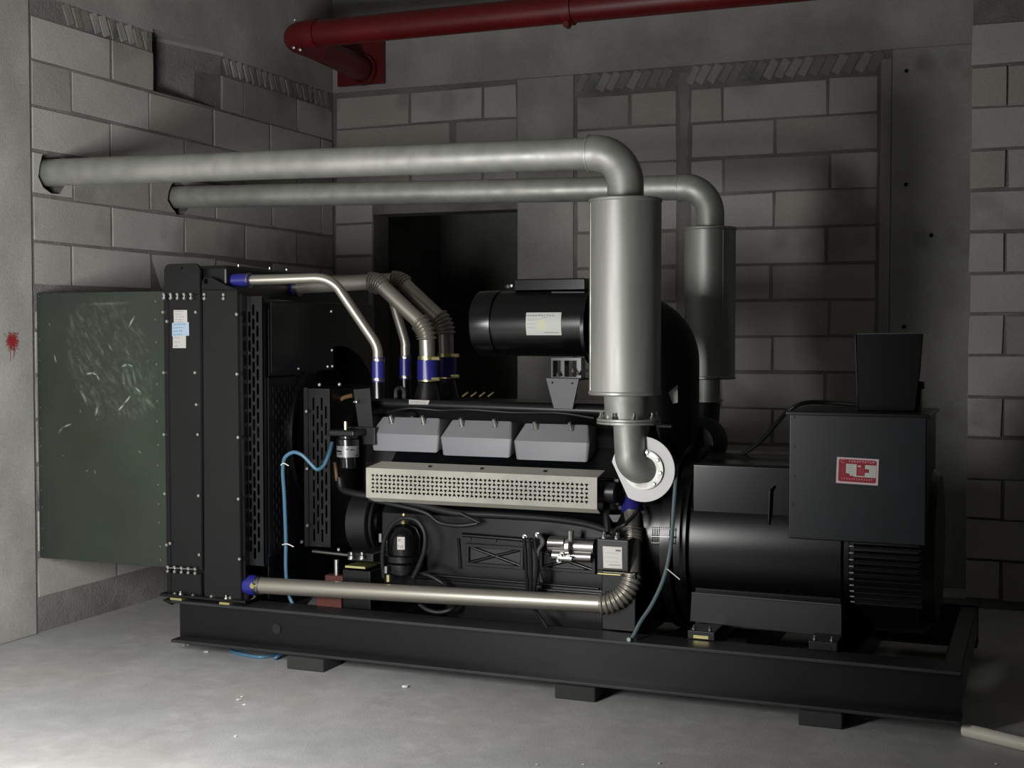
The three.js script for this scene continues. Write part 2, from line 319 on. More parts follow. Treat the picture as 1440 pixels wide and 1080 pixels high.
// unlit room behind the dark doorway
struct('wall_far', mergeGeometries([box(-5.2, -2.2, 0, 3.2, ZB - 2.9, ZB - 2.7), box(-5.2, -5.0, 0, 3.2, ZB - 2.7, ZB - 0.2), box(-2.4, -2.2, 0, 3.2, ZB - 2.7, ZB - 0.2), box(-5.2, -2.2, 3.0, 3.2, ZB - 2.7, ZB - 0.2)]), M.conc, 'unlit room beyond the doorway in the back wall');

// red spray mark on the column
{
  const t = canvas(128, 192, (x, w, h) => { x.clearRect(0, 0, w, h); x.fillStyle = 'rgba(150,22,28,1)'; for (let i = 0; i < 900; i++) { const a = rr(0, 6.28), q = Math.sqrt(-2 * Math.log(rr(0.002, 1))) * 17; x.globalAlpha = 0.25; x.beginPath(); x.arc(64 + Math.cos(a) * q * 0.9, 62 + Math.sin(a) * q, rr(1, 4), 0, 7); x.fill(); } x.globalAlpha = 0.8; x.fillRect(52, 80, 3, 62); x.fillRect(70, 80, 3, 52); x.fillRect(76, 80, 2, 40); });
  const g = new THREE.PlaneGeometry(0.15, 0.225); g.rotateY(Math.PI / 2); const p = at(17, 492, { x: XL + 0.014 }); g.translate(p.x, p.y, p.z);
  const m = std({ map: t, transparent: true, roughness: 0.8 }); m.polygonOffset = true; m.polygonOffsetFactor = -1; part(col, 'paint_mark', g, m, 'red spray paint mark');
}

// ---------------------------------------------------------------- fastener shapes
const hex = turned([[0, 0], [0.0085, 0], [0.0085, 0.005], [0.0065, 0.0075], [0, 0.0075]], 'z', V(0, 0, 0), 6);
const stud = mergeGeometries([turned([[0, 0], [0.0105, 0], [0.0105, 0.002], [0, 0.002]], 'z', V(0, 0, 0), 12), turned([[0, 0.002], [0.0075, 0.002], [0.0075, 0.008], [0.0045, 0.010], [0.0045, 0.016], [0, 0.017]], 'z', V(0, 0, 0), 8)]);
const rivet = turned([[0, 0], [0.006, 0], [0.005, 0.003], [0, 0.0042]], 'z', V(0, 0, 0), 8);
const studY = stud.clone().rotateX(-Math.PI / 2);
function bolts(parent, pixels, z, geo = hex, mat = M.bolt) { for (const [x, y] of pixels) place(parent, 'bolt', geo, mat, at(x, y, { z })); }
const line = (a, b, n) => Array.from({ length: n }, (_, i) => [a[0] + (b[0] - a[0]) * i / (n - 1), a[1] + (b[1] - a[1]) * i / (n - 1)]);
const rect = (x0, y0, x1, y1, z) => { const a = at(x0, y0, { z }), b = at(x1, y1, { z }); return [a.x, b.x, b.y, a.y]; };   // x0,x1,ylow,yhigh
function sticker(parent, name, px, z, tex, label, opt = {}) {   // four corner pixels -> thin sheet at plane z
  const c = px.map(p => at(p[0], p[1], { z })); const g = new THREE.BufferGeometry(); const P = [], U = [0, 1, 1, 1, 1, 0, 0, 0];
  for (const q of c) P.push(q.x, q.y, q.z); g.setAttribute('position', new THREE.Float32BufferAttribute(P, 3)); g.setAttribute('uv', new THREE.Float32BufferAttribute(U, 2)); g.setIndex([0, 3, 1, 1, 3, 2]); g.computeVertexNormals();
  return part(parent, name, g, std({ map: tex, roughness: 0.6 }), label);
}
const labelTex = (w, h, bg, fg, rows) => canvas(w, h, (x) => { x.fillStyle = bg; x.fillRect(0, 0, w, h); for (let r = 0; r < rows; r++) { const s = h / rows * 0.45; glyphs(x, w * 0.08, (r + 0.3) * h / rows, Math.floor(w * 0.84 / (s * 1.15) * rr(0.5, 1)), s, s * 1.15, fg); } });

// ---------------------------------------------------------------- the generator
const gen = thing('diesel_generator', 'large black diesel generator set on a steel skid with radiator, engine and alternator', 'generator', V(-1.98, 0.057, -5.6));
const ZS = -4.914;                                                     // front lip of the skid
// --- skid
const skid = new THREE.Group(); skid.name = 'base_frame'; gen.add(skid);
function ibeam(x0, x1, z0, y0 = 0.057, y1 = 0.25, w = 0.15) {
  const t = 0.014, web = part(skid, 'side_beam', box(x0, x1, y0 + t, y1 - t, z0 - w / 2 + 0.006, z0 - w / 2 - 0.006), M.frame);
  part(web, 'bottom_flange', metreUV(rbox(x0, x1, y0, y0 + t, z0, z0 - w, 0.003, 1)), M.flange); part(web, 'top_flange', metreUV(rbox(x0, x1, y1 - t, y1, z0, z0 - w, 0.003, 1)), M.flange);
  return web;
}
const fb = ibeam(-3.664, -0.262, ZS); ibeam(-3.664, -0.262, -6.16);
part(skid, 'end_lip', hull([[-3.705, 0.25, ZS], [-3.66, 0.25, ZS], [-3.705, 0.25, ZS - 0.15], [-3.66, 0.25, ZS - 0.15], [-3.705, 0.243, ZS], [-3.66, 0.228, ZS], [-3.705, 0.243, ZS - 0.15], [-3.66, 0.228, ZS - 0.15]]), M.frame);
for (const [x, w] of [[-3.55, 0.12], [-2.95, 0.14], [-2.5, 0.16], [-1.33, 0.12], [-1.12, 0.1], [-0.72, 0.14], [-0.3, 0.07]]) part(skid, 'cross_member', rbox(x - w / 2, x + w / 2, 0.1, 0.243, ZS - 0.08, -6.23, 0.006), M.frame);
part(fb, 'weld_spot', (() => { const p = at(389, 884, { z: ZS - 0.066 }); return cyl(0.022, 0.006, 'z', p, 18); })(), M.rubber);
// --- radiator
const ZR = -4.95, ZRB = -6.3;
const rad = part(gen, 'radiator', mergeGeometries([rbox(-3.67, -3.35, 0.275, 1.62, ZR - 0.02, ZRB, 0.01), rbox(-3.66, -3.39, 1.60, 1.765, ZR - 0.03, ZRB - 0.02, 0.02)]), M.black, 'tall black radiator');
function panel(px, z, t = 0.012, b = 0.004) { const q = px.map(p => at(p[0], p[1], { z })); return plate(q.map(v => [v.x, v.y]), [], z - b, t, b); }
part(rad, 'side_panel', panel([[236, 414], [280, 414], [283, 802], [238, 800]], ZR), M.black);
part(rad, 'lower_panel', panel([[238, 806], [281, 808], [282, 842], [239, 838]], ZR), M.black);
part(rad, 'shroud_panel', panel([[286, 408], [333, 409], [338, 846], [288, 843]], ZR + 0.012, 0.03), M.black);
part(rad, 'post', panel([[230, 402], [236, 402], [240, 836], [235, 836]], ZR + 0.004, 0.02, 0.002), M.satin);
part(rad, 'edge_strip', panel([[334, 412], [340, 414], [345, 846], [339, 845]], ZR - 0.004, 0.03, 0.002), M.satin);
{
  const o = []; const [x0, x1, y0, y1] = rect(231, 372, 281, 413, ZR + 0.006); const r = 0.03;
  o.push([x0, y0], [x1, y0], [x1, y1 - r]); for (let i = 1; i <= 5; i++) { const a = i / 5 * Math.PI / 2; o.push([x1 - r + r * Math.cos(a), y1 - r + r * Math.sin(a)]); }
  for (let i = 0; i <= 5; i++) { const a = Math.PI / 2 + i / 5 * Math.PI / 2; o.push([x0 + r + r * Math.cos(a), y1 - r + r * Math.sin(a)]); }
  const tb = part(rad, 'top_bracket', plate(o, [ringPts((x0 + x1) / 2, y1 - 0.018, 0.006, 10)], ZR + 0.006, 0.012, 0.002), M.black);
  const P = [[284, 420], [284, 397], [288, 390], [296, 390], [330, 408], [334, 420]].map(p => at(p[0], p[1], { z: ZR + 0.002 })); const h = at(288, 396, { z: ZR + 0.002 });
  part(rad, 'lifting_eye', plate(P.map(v => [v.x, v.y]), [ringPts(h.x + 0.008, h.y + 0.002, 0.013, 16)], ZR + 0.002, 0.012, 0.002), M.satin);
}
bolts(rad, [...line([231, 414], [269, 414], 5), ...line([231, 419.5], [269, 419.5], 5), [288, 414], [288, 420], [315, 414.5], [315, 420]], ZR + 0.016);
bolts(rad, [[230, 439], [235.5, 452], [231, 524], [231.5, 611], [232.5, 694], [235, 766], [240, 764]], ZR + 0.006);
bolts(rad, [[276, 439], [275, 524], [277, 569], [279, 611], [280, 697], [281, 780]], ZR + 0.004);
bolts(rad, [[333.5, 442], [334, 526], [335.5, 615], [336, 701.5], [337.5, 786]], ZR + 0.014);
part(rad, 'seam_rod', sweep([at(235, 798, { z: ZR + 0.01 }), at(277, 801, { z: ZR + 0.01 })], 0.004, 8), M.steel);
bolts(rad, [...line([236.5, 797], [275, 800], 5), ...line([236.5, 803], [275, 806], 5)], ZR + 0.008);
bolts(rad, [[246.5, 835], [272, 837.5], [298, 838.5], [324.5, 840.5]], ZR + 0.012);
const foot = part(rad, 'foot_plate', rbox(-3.73, -3.27, 0.262, 0.275, ZR + 0.03, ZRB, 0.004), M.frame);
for (const px of [[254, 836.5], [318, 842]]) place(rad, 'bolt', studY, M.bolt, at(px[0], px[1], { z: ZR + 0.02 }).setY(0.275));
for (const [a, b] of [[240, 256], [309, 323]]) { const p = at(a, 845, { z: ZR + 0.03 }), q = at(b, 846, { z: ZR + 0.03 }); part(rad, 'shim', box(p.x, q.x, 0.251, 0.261, ZR + 0.034, ZR - 0.04), M.gold); }
sticker(rad, 'sticker', [[244, 436], [263, 436], [263.5, 455], [244.5, 455]], ZR + 0.0006, labelTex(96, 96, '#b9b6b4', '#7d7b7a', 5), 'white paper sticker');
sticker(rad, 'sticker', [[242, 454], [265.5, 453], [266, 472], [242, 473]], ZR + 0.0012, labelTex(96, 80, '#9fb2c4', '#55718f', 4), 'pale blue paper sticker');
sticker(rad, 'sticker', [[243, 472], [261.5, 472], [261.5, 489.5], [243, 489.5]], ZR + 0.0008, labelTex(96, 96, '#b5b3b0', '#8f8d8b', 3), 'white paper sticker');
// --- fan guards with slotted holes
const guard = new THREE.Group(); guard.name = 'fan_guard'; gen.add(guard);
function slotted(w, h, m, cw, ch, sw, sh, skip) {   // plate from 0,0 to w,h, staggered slots
  const holes = []; let c = 0; for (let x = m + cw / 2; x < w - m; x += cw, c++) for (let y = m + ch / 2 + (c % 2 ? ch / 2 : 0); y + sh / 2 < h - m; y += ch) { if (skip && skip(x, y)) continue; holes.push(slot(x, y, sw, sh, 3)); }
  return plate([[0, 0], [w, 0], [w, h], [0, h]], holes, 0, 0.004);
}
{
  const [x0, x1, y0, y1] = rect(337, 418, 372, 795, -4.99);
  let g = slotted(x1 - x0, y1 - y0, 0.018, 0.021, 0.064, 0.012, 0.053); g.translate(x0, y0, -4.99); part(guard, 'guard_panel', g, M.black);
  part(guard, 'guard_rim', mergeGeometries([box(x1 - 0.004, x1, y0, y1, -4.99, -5.03), box(x0, x1, y0 - 0.004, y0, -4.99, -5.03), box(x0, x1, y1, y1 + 0.004, -4.99, -5.03)]), M.black);
  const xg = -3.2; g = slotted(0.42, 0.3, 0.03, 0.03, 0.07, 0.014, 0.055); g.translate(0, 1.27, 0); part(guard, 'guard_panel', toX(g, xg, -5.02), M.black);
  g = plate([[0, 1.285], [0.55, 1.285], [0.55, 1.6], [0, 1.6]], [], 0, 0.004); part(guard, 'solid_panel', toX(g, xg + 0.012, -5.02), M.satin);
  g = slotted(0.27, 0.8, 0.02, 0.024, 0.05, 0.012, 0.034, (x, y) => (x > 0.16 && y < 0.36) || (x < 0.1 && y > 0.55 && y < 0.62)); g.translate(0, 0.46, 0); part(guard, 'guard_panel', toX(g, xg - 0.005, -5.02), M.black);
  const q = rect(434, 545, 466, 770, -5.2); g = slotted(q[1] - q[0], q[3] - q[2], 0.014, 0.0215, 0.075, 0.010, 0.06); g.translate(q[0], q[2], -5.2); part(guard, 'guard_panel', g, M.black);
  part(guard, 'guard_rim', mergeGeometries([box(q[1] - 0.004, q[1], q[2], q[3], -5.2, -5.6), box(q[0], q[1], q[3] - 0.004, q[3], -5.2, -5.6), box(q[0] - 0.02, q[0], q[2], q[3], -5.19, -5.22)]), M.black);
  bolts(guard, [[374, 522], [466, 438], [467, 492.5], [420, 518.5], [461, 515.5], [467.5, 515]], -5.15, rivet); bolts(guard, [[431.5, 578.5], [432.5, 659], [433, 739], [425, 762], [450, 541], [478, 540.5]], -5.18);
  part(guard, 'lower_plate', toX(plate([[0, 0.27], [0.5, 0.27], [0.5, 0.47], [0, 0.47]], [], 0, 0.004), xg - 0.01, -5.02), M.satin);
  part(guard, 'shroud', turned([[0.42, -0.08], [0.44, -0.08], [0.44, 0.08], [0.42, 0.08]], 'x', V(-3.27, 0.98, -5.63), 40), M.satin);
}
// --- engine
const eng = part(gen, 'engine_block', (() => {
  const s = new THREE.Shape([[-5.19, 0.36], [-5.19, 0.66], [-5.25, 0.72], [-5.25, 0.85], [-5.38, 0.96], [-5.5, 1.1], [-5.76, 1.1], [-5.92, 1.02], [-6.03, 0.9], [-6.03, 0.72], [-6.07, 0.66], [-6.07, 0.36]].map(p => new THREE.Vector2(-p[0], p[1])));
  const g = new THREE.ExtrudeGeometry(s, { depth: 1.15, bevelEnabled: true, bevelSize: 0.01, bevelThickness: 0.01, bevelSegments: 1 }); g.rotateY(Math.PI / 2); g.translate(-2.72, 0, 0); return g;
})(), M.engine, 'black cast engine block');
part(eng, 'oil_pan', rbox(-2.42, -1.6, 0.12, 0.36, -5.16, -6.0, 0.03, 3), M.satin);
part(eng, 'sump_rail', rbox(-2.55, -1.58, 0.345, 0.385, -5.155, -6.05, 0.006), M.engine);
part(eng, 'gear_case', rbox(-2.97, -2.68, 0.4, 1.1, -5.44, -6.0, 0.03, 3), M.castIron);
part(eng, 'flywheel_housing', rbox(-1.64, -1.46, 0.26, 0.98, -5.36, -6.06, 0.04, 3), M.engine);
function cover(px0, px1, y0, y1, n) {
  const z = -5.178, [x0, x1, a, b] = rect(px0, y0, px1, y1, z); const f = part(eng, 'inspection_cover', rbox(x0, x1, a, b, z, z - 0.03, 0.006), M.castIron);
  const rim = 0.012; part(f, 'cover_rim', plate([[x0, a], [x1, a], [x1, b], [x0, b]], [[[x0 + rim, a + rim], [x1 - rim, a + rim], [x1 - rim, b - rim], [x0 + rim, b - rim]]], z + 0.012, 0.012, 0.002), M.engine);
  for (const [p, q] of [[[x0 + rim, b - rim], [x1 - rim, a + rim]], [[x0 + rim, a + rim], [x1 - rim, b - rim]]]) part(f, 'cross_rib', sweep([V(p[0], p[1], z + 0.002), V(q[0], q[1], z + 0.002)], 0.007, 8), M.engine);
  bolts(f, [...line([px0 + 4, y0 - 6], [px1 - 4, y0 - 4], n)], z - 0.004, hex, M.castIron);
}
cover(657, 737, 764, 800, 3); cover(760, 838, 772, 806, 3);
part(eng, 'side_rail', sweep([at(650, 752, { z: -5.17 }), at(845, 768, { z: -5.17 })], 0.009, 8), M.engine);
part(eng, 'side_rib', sweep([at(645, 757, { z: -5.18 }), at(648, 800, { z: -5.18 })], 0.008, 8), M.castIron);
part(eng, 'side_rib', sweep([at(745, 762, { z: -5.18 }), at(747, 815, { z: -5.18 })], 0.008, 8), M.castIron);
part(eng, 'lower_rib', sweep([at(600, 808, { z: -5.17 }), at(842, 828, { z: -5.17 })], 0.005, 8), M.castIron);
// valve covers of the near cylinder bank
[[522, 618, 587, 634], [620, 720, 590, 641], [723, 829, 595, 647]].forEach(([a, b, y0, y1]) => {
  const z = -5.27, P = at(a, y1, { z }), Q = at(b, y1, { z }), T = at((a + b) / 2, (y0 + y1) / 2 + 1, { z }); const yb = (P.y + Q.y) / 2, ym = T.y, yt = ym + 0.066;
  const s = new THREE.Shape([[-z, ym], [-z + 0.006, yb + 0.006], [-z + 0.13, yb + 0.03], [-z + 0.16, yt - 0.01], [-z + 0.062, yt]].map(p => new THREE.Vector2(...p))); const L = Q.x - P.x, bv = 0.011;
  const g = new THREE.ExtrudeGeometry(s, { depth: L - 2 * bv, steps: 1, bevelEnabled: true, bevelSize: bv * 0.7, bevelThickness: bv, bevelSegments: 3 }); g.rotateY(Math.PI / 2); g.translate(P.x + bv, 0, 0);
  const p = g.attributes.position, c = (P.x + Q.x) / 2; for (let i = 0; i < p.count; i++) { const y = p.getY(i), k = y > ym ? 1 - 0.14 * (y - ym) / 0.066 : 1 - 0.05 * (ym - y) / 0.07; p.setX(i, c + (p.getX(i) - c) * k); } g.computeVertexNormals();
  const vc = part(eng, 'valve_cover', toCreasedNormals(mergeVertices(g.deleteAttribute('uv').deleteAttribute('normal')), 0.5), M.grey, 'grey painted valve cover');
  for (const t of [0.25, 0.72]) { const q = V(P.x + (Q.x - P.x) * t, yt - 0.016, z - 0.04); place(vc, 'cover_bolt', turned([[0, 0], [0.014, 0], [0.014, 0.004], [0.0095, 0.006], [0.0095, 0.034], [0.006, 0.038], [0, 0.039]], 'y', V(0, 0, 0), 10), M.bolt, q, [0.35, 0, 0.1]); }
});
// pale perforated heat guard over the exhaust manifold
{
  const z = -5.08, x0 = -2.748, x1 = -1.685, y0 = 0.742, y1 = 0.872; const holes = [];
  const pw = 0.0205, ph = 0.0175; for (let r = 0; r < 5; r++) for (let c = 0; c < 49; c++) { const X = x0 + 0.034 + c * pw, Y = y0 + 0.028 + r * ph, up = (r + c) % 2 ? 1 : -1, a = 0.0092; holes.push([[X - a, Y - up * a * 0.45], [X + a, Y - up * a * 0.45], [X, Y + up * a * 0.95]]); }
  const hg = part(eng, 'heat_guard', plate([[x0, y0], [x1, y0], [x1, y1], [x0, y1]], holes, z, 0.003), M.ivory, 'pale perforated heat guard');
  part(hg, 'guard_top', hull([[x0, y1, z], [x1, y1, z], [x0 + 0.025, y1 + 0.02, z - 0.1], [x1, y1 + 0.02, z - 0.1], [x0, y1 - 0.004, z - 0.003], [x1, y1 - 0.004, z - 0.003], [x0 + 0.025, y1 + 0.016, z - 0.1], [x1, y1 + 0.016, z - 0.1]]), M.ivory);
  part(hg, 'guard_lip', hull([[x0, y0, z], [x1, y0, z], [x0 + 0.02, y0 - 0.022, z - 0.04], [x1, y0 - 0.022, z - 0.04], [x0, y0 + 0.003, z - 0.003], [x1, y0 + 0.003, z - 0.003], [x0 + 0.02, y0 - 0.02, z - 0.043], [x1, y0 - 0.02, z - 0.043]]), M.ivory);
  for (const t of [0.27, 0.5, 0.77]) place(hg, 'bolt', hex.clone().rotateX(-Math.PI / 2), M.castIron, V(x0 + (x1 - x0) * t, y1 + 0.009, z - 0.05));
  part(eng, 'exhaust_manifold', sweep([V(x0 + 0.03, 0.8, -5.18), V(x1 + 0.05, 0.8, -5.18)], 0.045, 16), M.castIron);
  part(eng, 'clamp_flange', rbox(at(855, 690, { z: -5.15 }).x, at(866, 690, { z: -5.15 }).x, 0.74, 0.86, -5.21, -5.3, 0.01), M.castIron);
}
// fuel rail, brackets and small things along the top
part(eng, 'air_rail', sweep([at(522, 566, { z: -5.4 }), at(864, 579, { z: -5.4 })], 0.022, 16), M.castIron);
sticker(eng, 'sticker', [[575, 562], [604, 563], [602, 569], [575, 568.5]], -5.376, labelTex(64, 16, '#b4b2ab', '#8b8982', 1), 'small white sticker');
part(eng, 'lifting_eye', plate(((p) => { const o = [[p.x - 0.028, p.y - 0.045], [p.x - 0.028, p.y]]; for (let i = 0; i <= 8; i++) { const a = Math.PI - i / 8 * Math.PI; o.push([p.x + 0.028 * Math.cos(a), p.y + 0.028 * Math.sin(a)]); } o.push([p.x + 0.028, p.y - 0.045], [p.x + 0.014, p.y - 0.045], [p.x + 0.014, p.y]); for (let i = 1; i < 8; i++) { const a = i / 8 * Math.PI; o.push([p.x + 0.014 * Math.cos(a), p.y + 0.014 * Math.sin(a)]); } o.push([p.x - 0.014, p.y], [p.x - 0.014, p.y - 0.045]); return o; })(at(562, 552, { z: -5.46 })), [], -5.46, 0.014, 0.002), M.greyPlate);
part(eng, 'intake_manifold', rbox(-2.75, -1.75, 1.08, 1.15, -5.5, -5.8, 0.02, 3), M.engine);
for (let i = 0; i < 4; i++) { const a = at(650 + i * 12, 558, { z: -5.5 }), b = at(658 + i * 12, 552, { z: -5.52 }); part(eng, 'manifold_rib', sweep([a, b], 0.004, 6), M.gold); }
part(eng, 'fuel_line', wire([at(545, 580, { z: -5.36 }), at(575, 574, { z: -5.34 }), at(620, 577, { z: -5.36 }), at(660, 576, { z: -5.34 }), at(720, 580, { z: -5.36 }), at(790, 581, { z: -5.34 }), at(835, 588, { z: -5.36 })], 0.006), M.rubber);
// fuel filter
{
  const c = at(489, 635, { z: -5.17 }); const f = part(gen, 'fuel_filter', turned([[0, -0.075], [0.03, -0.075], [0.034, -0.07], [0.034, -0.03], [0.05, -0.026], [0.05, 0.055], [0.044, 0.062], [0.044, 0.07], [0, 0.07]], 'y', c, 28), std({ color: lin(0.08, 0.08, 0.085), roughness: 0.22, metalness: 0.9 }), 'dark shiny filter canister with a silver band');
  const band = canvas(256, 64, (x, w, h) => { x.fillStyle = '#8a8a8c'; x.fillRect(0, 0, w, h); x.fillStyle = '#1a1a1c'; for (let i = 0; i < 26; i++) x.fillRect(rr(0, w), rr(4, 52), rr(10, 40), 5); });
  const g = new THREE.CylinderGeometry(0.0505, 0.0505, 0.05, 28, 1, true); g.translate(c.x, c.y + 0.003, c.z); part(f, 'label_band', g, std({ map: band, roughness: 0.4, metalness: 0.4 }));
  part(f, 'filter_head', rbox(c.x - 0.075, c.x + 0.06, c.y + 0.07, c.y + 0.1, c.z + 0.05, c.z - 0.09, 0.01), M.castIron);
  part(f, 'brass_plug', cyl(0.008, 0.04, 'y', V(c.x - 0.005, c.y + 0.115, c.z + 0.01), 10), M.gold);
  part(f, 'drain_pipe', sweep([at(471, 650, { z: -5.16 }), at(474, 676, { z: -5.16 })], 0.008, 8), M.amber);
}
part(eng, 'filter_bracket', rbox(at(484, 600, { z: -5.24 }).x, at(527, 600, { z: -5.24 }).x, at(500, 625, { z: -5.24 }).y, at(500, 600, { z: -5.24 }).y, -5.24, -5.26, 0.004), M.castIron);
part(eng, 'front_bracket', hull([[...at(497, 548, { z: -5.25 }).toArray()], [...at(520, 546, { z: -5.25 }).toArray()], [...at(525, 608, { z: -5.25 }).toArray()], [...at(505, 606, { z: -5.25 }).toArray()], [...at(497, 548, { z: -5.33 }).toArray()], [...at(520, 546, { z: -5.33 }).toArray()], [...at(525, 608, { z: -5.33 }).toArray()], [...at(505, 606, { z: -5.33 }).toArray()]]), M.castIron);
part(eng, 'belt', wire([at(466, 590, { z: -5.3 }), at(470, 572, { z: -5.3 }), at(482, 560, { z: -5.3 }), at(496, 556, { z: -5.3 })], 0.010), M.amber);
part(eng, 'fan_blade', hull([[...at(470, 600, { z: -5.5 }).toArray()], [...at(494, 566, { z: -5.5 }).toArray()], [...at(500, 574, { z: -5.56 }).toArray()], [...at(474, 612, { z: -5.56 }).toArray()], [...at(480, 600, { z: -5.52 }).toArray()]]), M.castIron);
place(eng, 'bolt', stud, M.bolt, at(502, 565, { z: -5.22 }), [0, -1.2, 0]);
// harness and hoses under the heat guard
part(gen, 'wiring_harness', wire([at(478, 672, { z: -5.16 }), at(481, 687, { z: -5.15 }), at(500, 694, { z: -5.13 }), at(540, 700, { z: -5.13 }), at(590, 710, { z: -5.13 }), at(640, 721, { z: -5.13 }), at(700, 724, { z: -5.15 }), at(780, 730, { z: -5.15 }), at(830, 738, { z: -5.13 }), at(872, 752, { z: -5.13 })], 0.0155, 12, 60), M.rubber);
part(gen, 'coolant_hose', wire([at(520, 703, { z: -5.15 }), at(545, 708, { z: -5.12 }), at(600, 722, { z: -5.12 }), at(618, 735, { z: -5.13 }), at(648, 739, { z: -5.13 }), at(672, 736, { z: -5.14 })], 0.009, 10), M.rubber);
part(gen, 'clip_pipe', sweep([at(646, 721, { z: -5.1 }), at(674, 735, { z: -5.12 })], 0.007, 8), M.castIron);
// front pulley, engine mount
{
  const z = -5.3, c = at(506, 737, { z: -5.2 }); c.z = z;
  const pl = part(gen, 'pulley', turned([[0, -0.055], [0.13, -0.055], [0.145, -0.05], [0.145, 0.045], [0.135, 0.05], [0.1, 0.05], [0.1, 0.035], [0.05, 0.035], [0.05, 0.06], [0, 0.06]], 'x', c, 40), M.castIron, 'black crankshaft pulley drum');
  part(pl, 'pulley_ring', turned([[0.11, 0.06], [0.135, 0.06], [0.14, 0.075], [0.11, 0.075], [0.11, 0.06]], 'x', c, 36), M.rubber);
  for (const px of [[533, 722], [541, 722]]) part(eng, 'clip', rbox(at(px[0] - 2, 0, { z: -5.18 }).x, at(px[0] + 2, 0, { z: -5.18 }).x, at(0, 727, { z: -5.18 }).y, at(0, 716, { z: -5.18 }).y, -5.17, -5.19, 0.002), M.steel);
  const zm = -5.06, q = rect(488, 776, 525, 791, zm); const mt = part(gen, 'engine_mount', rbox(q[0], q[1], q[2], q[3], zm, zm - 0.2, 0.006), M.castIron, 'engine mount with a yellow passivated shim');
  const s = rect(486, 795, 514, 800, zm + 0.01); part(mt, 'shim', box(s[0], s[1], s[2], s[3], zm + 0.014, zm - 0.1), M.gold);
  const e = rect(482, 800, 522, 838, zm); part(mt, 'mount_leg', rbox(e[0], e[1], 0.25, e[3], zm + 0.005, zm - 0.18, 0.006), M.satin);
  for (const x of [496, 511]) place(mt, 'bolt', stud.clone().rotateX(-Math.PI / 2).scale(1.5, 1.9, 1.5), M.bolt, at(x, 776, { z: zm + 0.012 }).add(V(0, -0.03, 0.012)));
  part(mt, 'mount_arm', sweep([at(440, 775, { z: -5.15 }), at(490, 781, { z: -5.12 })], 0.008, 8), M.steel);
  place(eng, 'bolt', hex, M.bolt, at(477, 772.5, { z: -5.13 }));
  const r = rect(445, 838, 480, 857, -5.06); const rj = part(gen, 'red_bracket', mergeGeometries([box(r[0], r[1], 0.25, 0.33, -5.06, -5.14), rbox(r[0] + 0.03, r[1] + 0.03, 0.33, 0.385, -5.08, -5.13, 0.006)].map(g => { g.deleteAttribute('uv'); return g.index ? g.toNonIndexed() : g; })), M.rust, 'red oxide bracket with a bolt on the skid');
  const bp = at(472, 800, { z: -5.09 }); part(rj, 'jack_bolt', cyl(0.012, 0.1, 'y', V(bp.x, bp.y - 0.01, -5.1), 10), M.steel);
  part(gen, 'slope_plate', hull([[...at(432, 850, { z: -5.16 }).toArray()], [...at(468, 806, { z: -5.16 }).toArray()], [...at(476, 812, { z: -5.16 }).toArray()], [...at(446, 852, { z: -5.16 }).toArray()], [...at(432, 850, { z: -5.2 }).toArray()], [...at(468, 806, { z: -5.2 }).toArray()]]), M.greyPlate);
}
// oil filter with a looped hose
{
  const c = at(568, 770, { z: -5.12 }); const f = part(gen, 'oil_separator', turned([[0, -0.11], [0.08, -0.11], [0.085, -0.1], [0.085, -0.065], [0.075, -0.06], [0.085, -0.055], [0.085, -0.03], [0.07, -0.025], [0.072, 0.0], [0.072, 0.05], [0.055, 0.085], [0.03, 0.1], [0, 0.105]], 'y', c, 32), M.satin, 'black canister with a white label');
  part(f, 'vent_plug', mergeGeometries([cyl(0.012, 0.02, 'y', V(c.x, c.y + 0.115, c.z), 10), cyl(0.007, 0.03, 'y', V(c.x, c.y + 0.135, c.z), 10)]), M.gold);
  const g = new THREE.CylinderGeometry(0.0728, 0.0728, 0.055, 14, 1, true, 0.06, 0.46); g.translate(c.x, c.y + 0.03, c.z); part(f, 'label', g, std({ map: labelTex(64, 64, '#bdb9b6', '#6c6864', 2), roughness: 0.6 }), 'white label');
  part(gen, 'looped_hose', wire([at(540, 812, { z: -5.06 }), at(538, 780, { z: -5.04 }), at(543, 752, { z: -5.03 }), at(556, 734, { z: -5.03 }), at(570, 728.5, { z: -5.03 }), at(586, 732, { z: -5.03 }), at(597, 748, { z: -5.03 }), at(597, 772, { z: -5.03 }), at(589, 796, { z: -5.04 }), at(581, 812, { z: -5.05 })], 0.0105, 10, 60), M.rubber);
  for (const y of [801, 813]) part(f, 'drain_cock', cyl(0.009, 0.03, 'y', at(543 + (y > 805 ? 3 : 0), y, { z: -5.03 }), 8), y > 805 ? M.gold : M.steel);
  part(gen, 'oil_hose', wire([at(578, 803, { z: -5.1 }), at(605, 810, { z: -5.08 }), at(622, 820, { z: -5.08 }), at(632, 828, { z: -5.1 }), at(636, 840, { z: -5.12 })], 0.009, 8), M.rubber);
  part(gen, 'fuel_hose', wire([at(590, 850, { z: -5.06 }), at(600, 857, { z: -5.05 }), at(615, 861, { z: -5.05 }), at(632, 858, { z: -5.06 }), at(645, 848, { z: -5.1 })], 0.010, 8), M.rubber);
  part(gen, 'earth_cable', wire([at(748, 852, { z: -5.1 }), at(760, 868, { z: -5.06 }), at(772, 888, { z: -5.02 })], 0.007, 8), M.rubber);
}
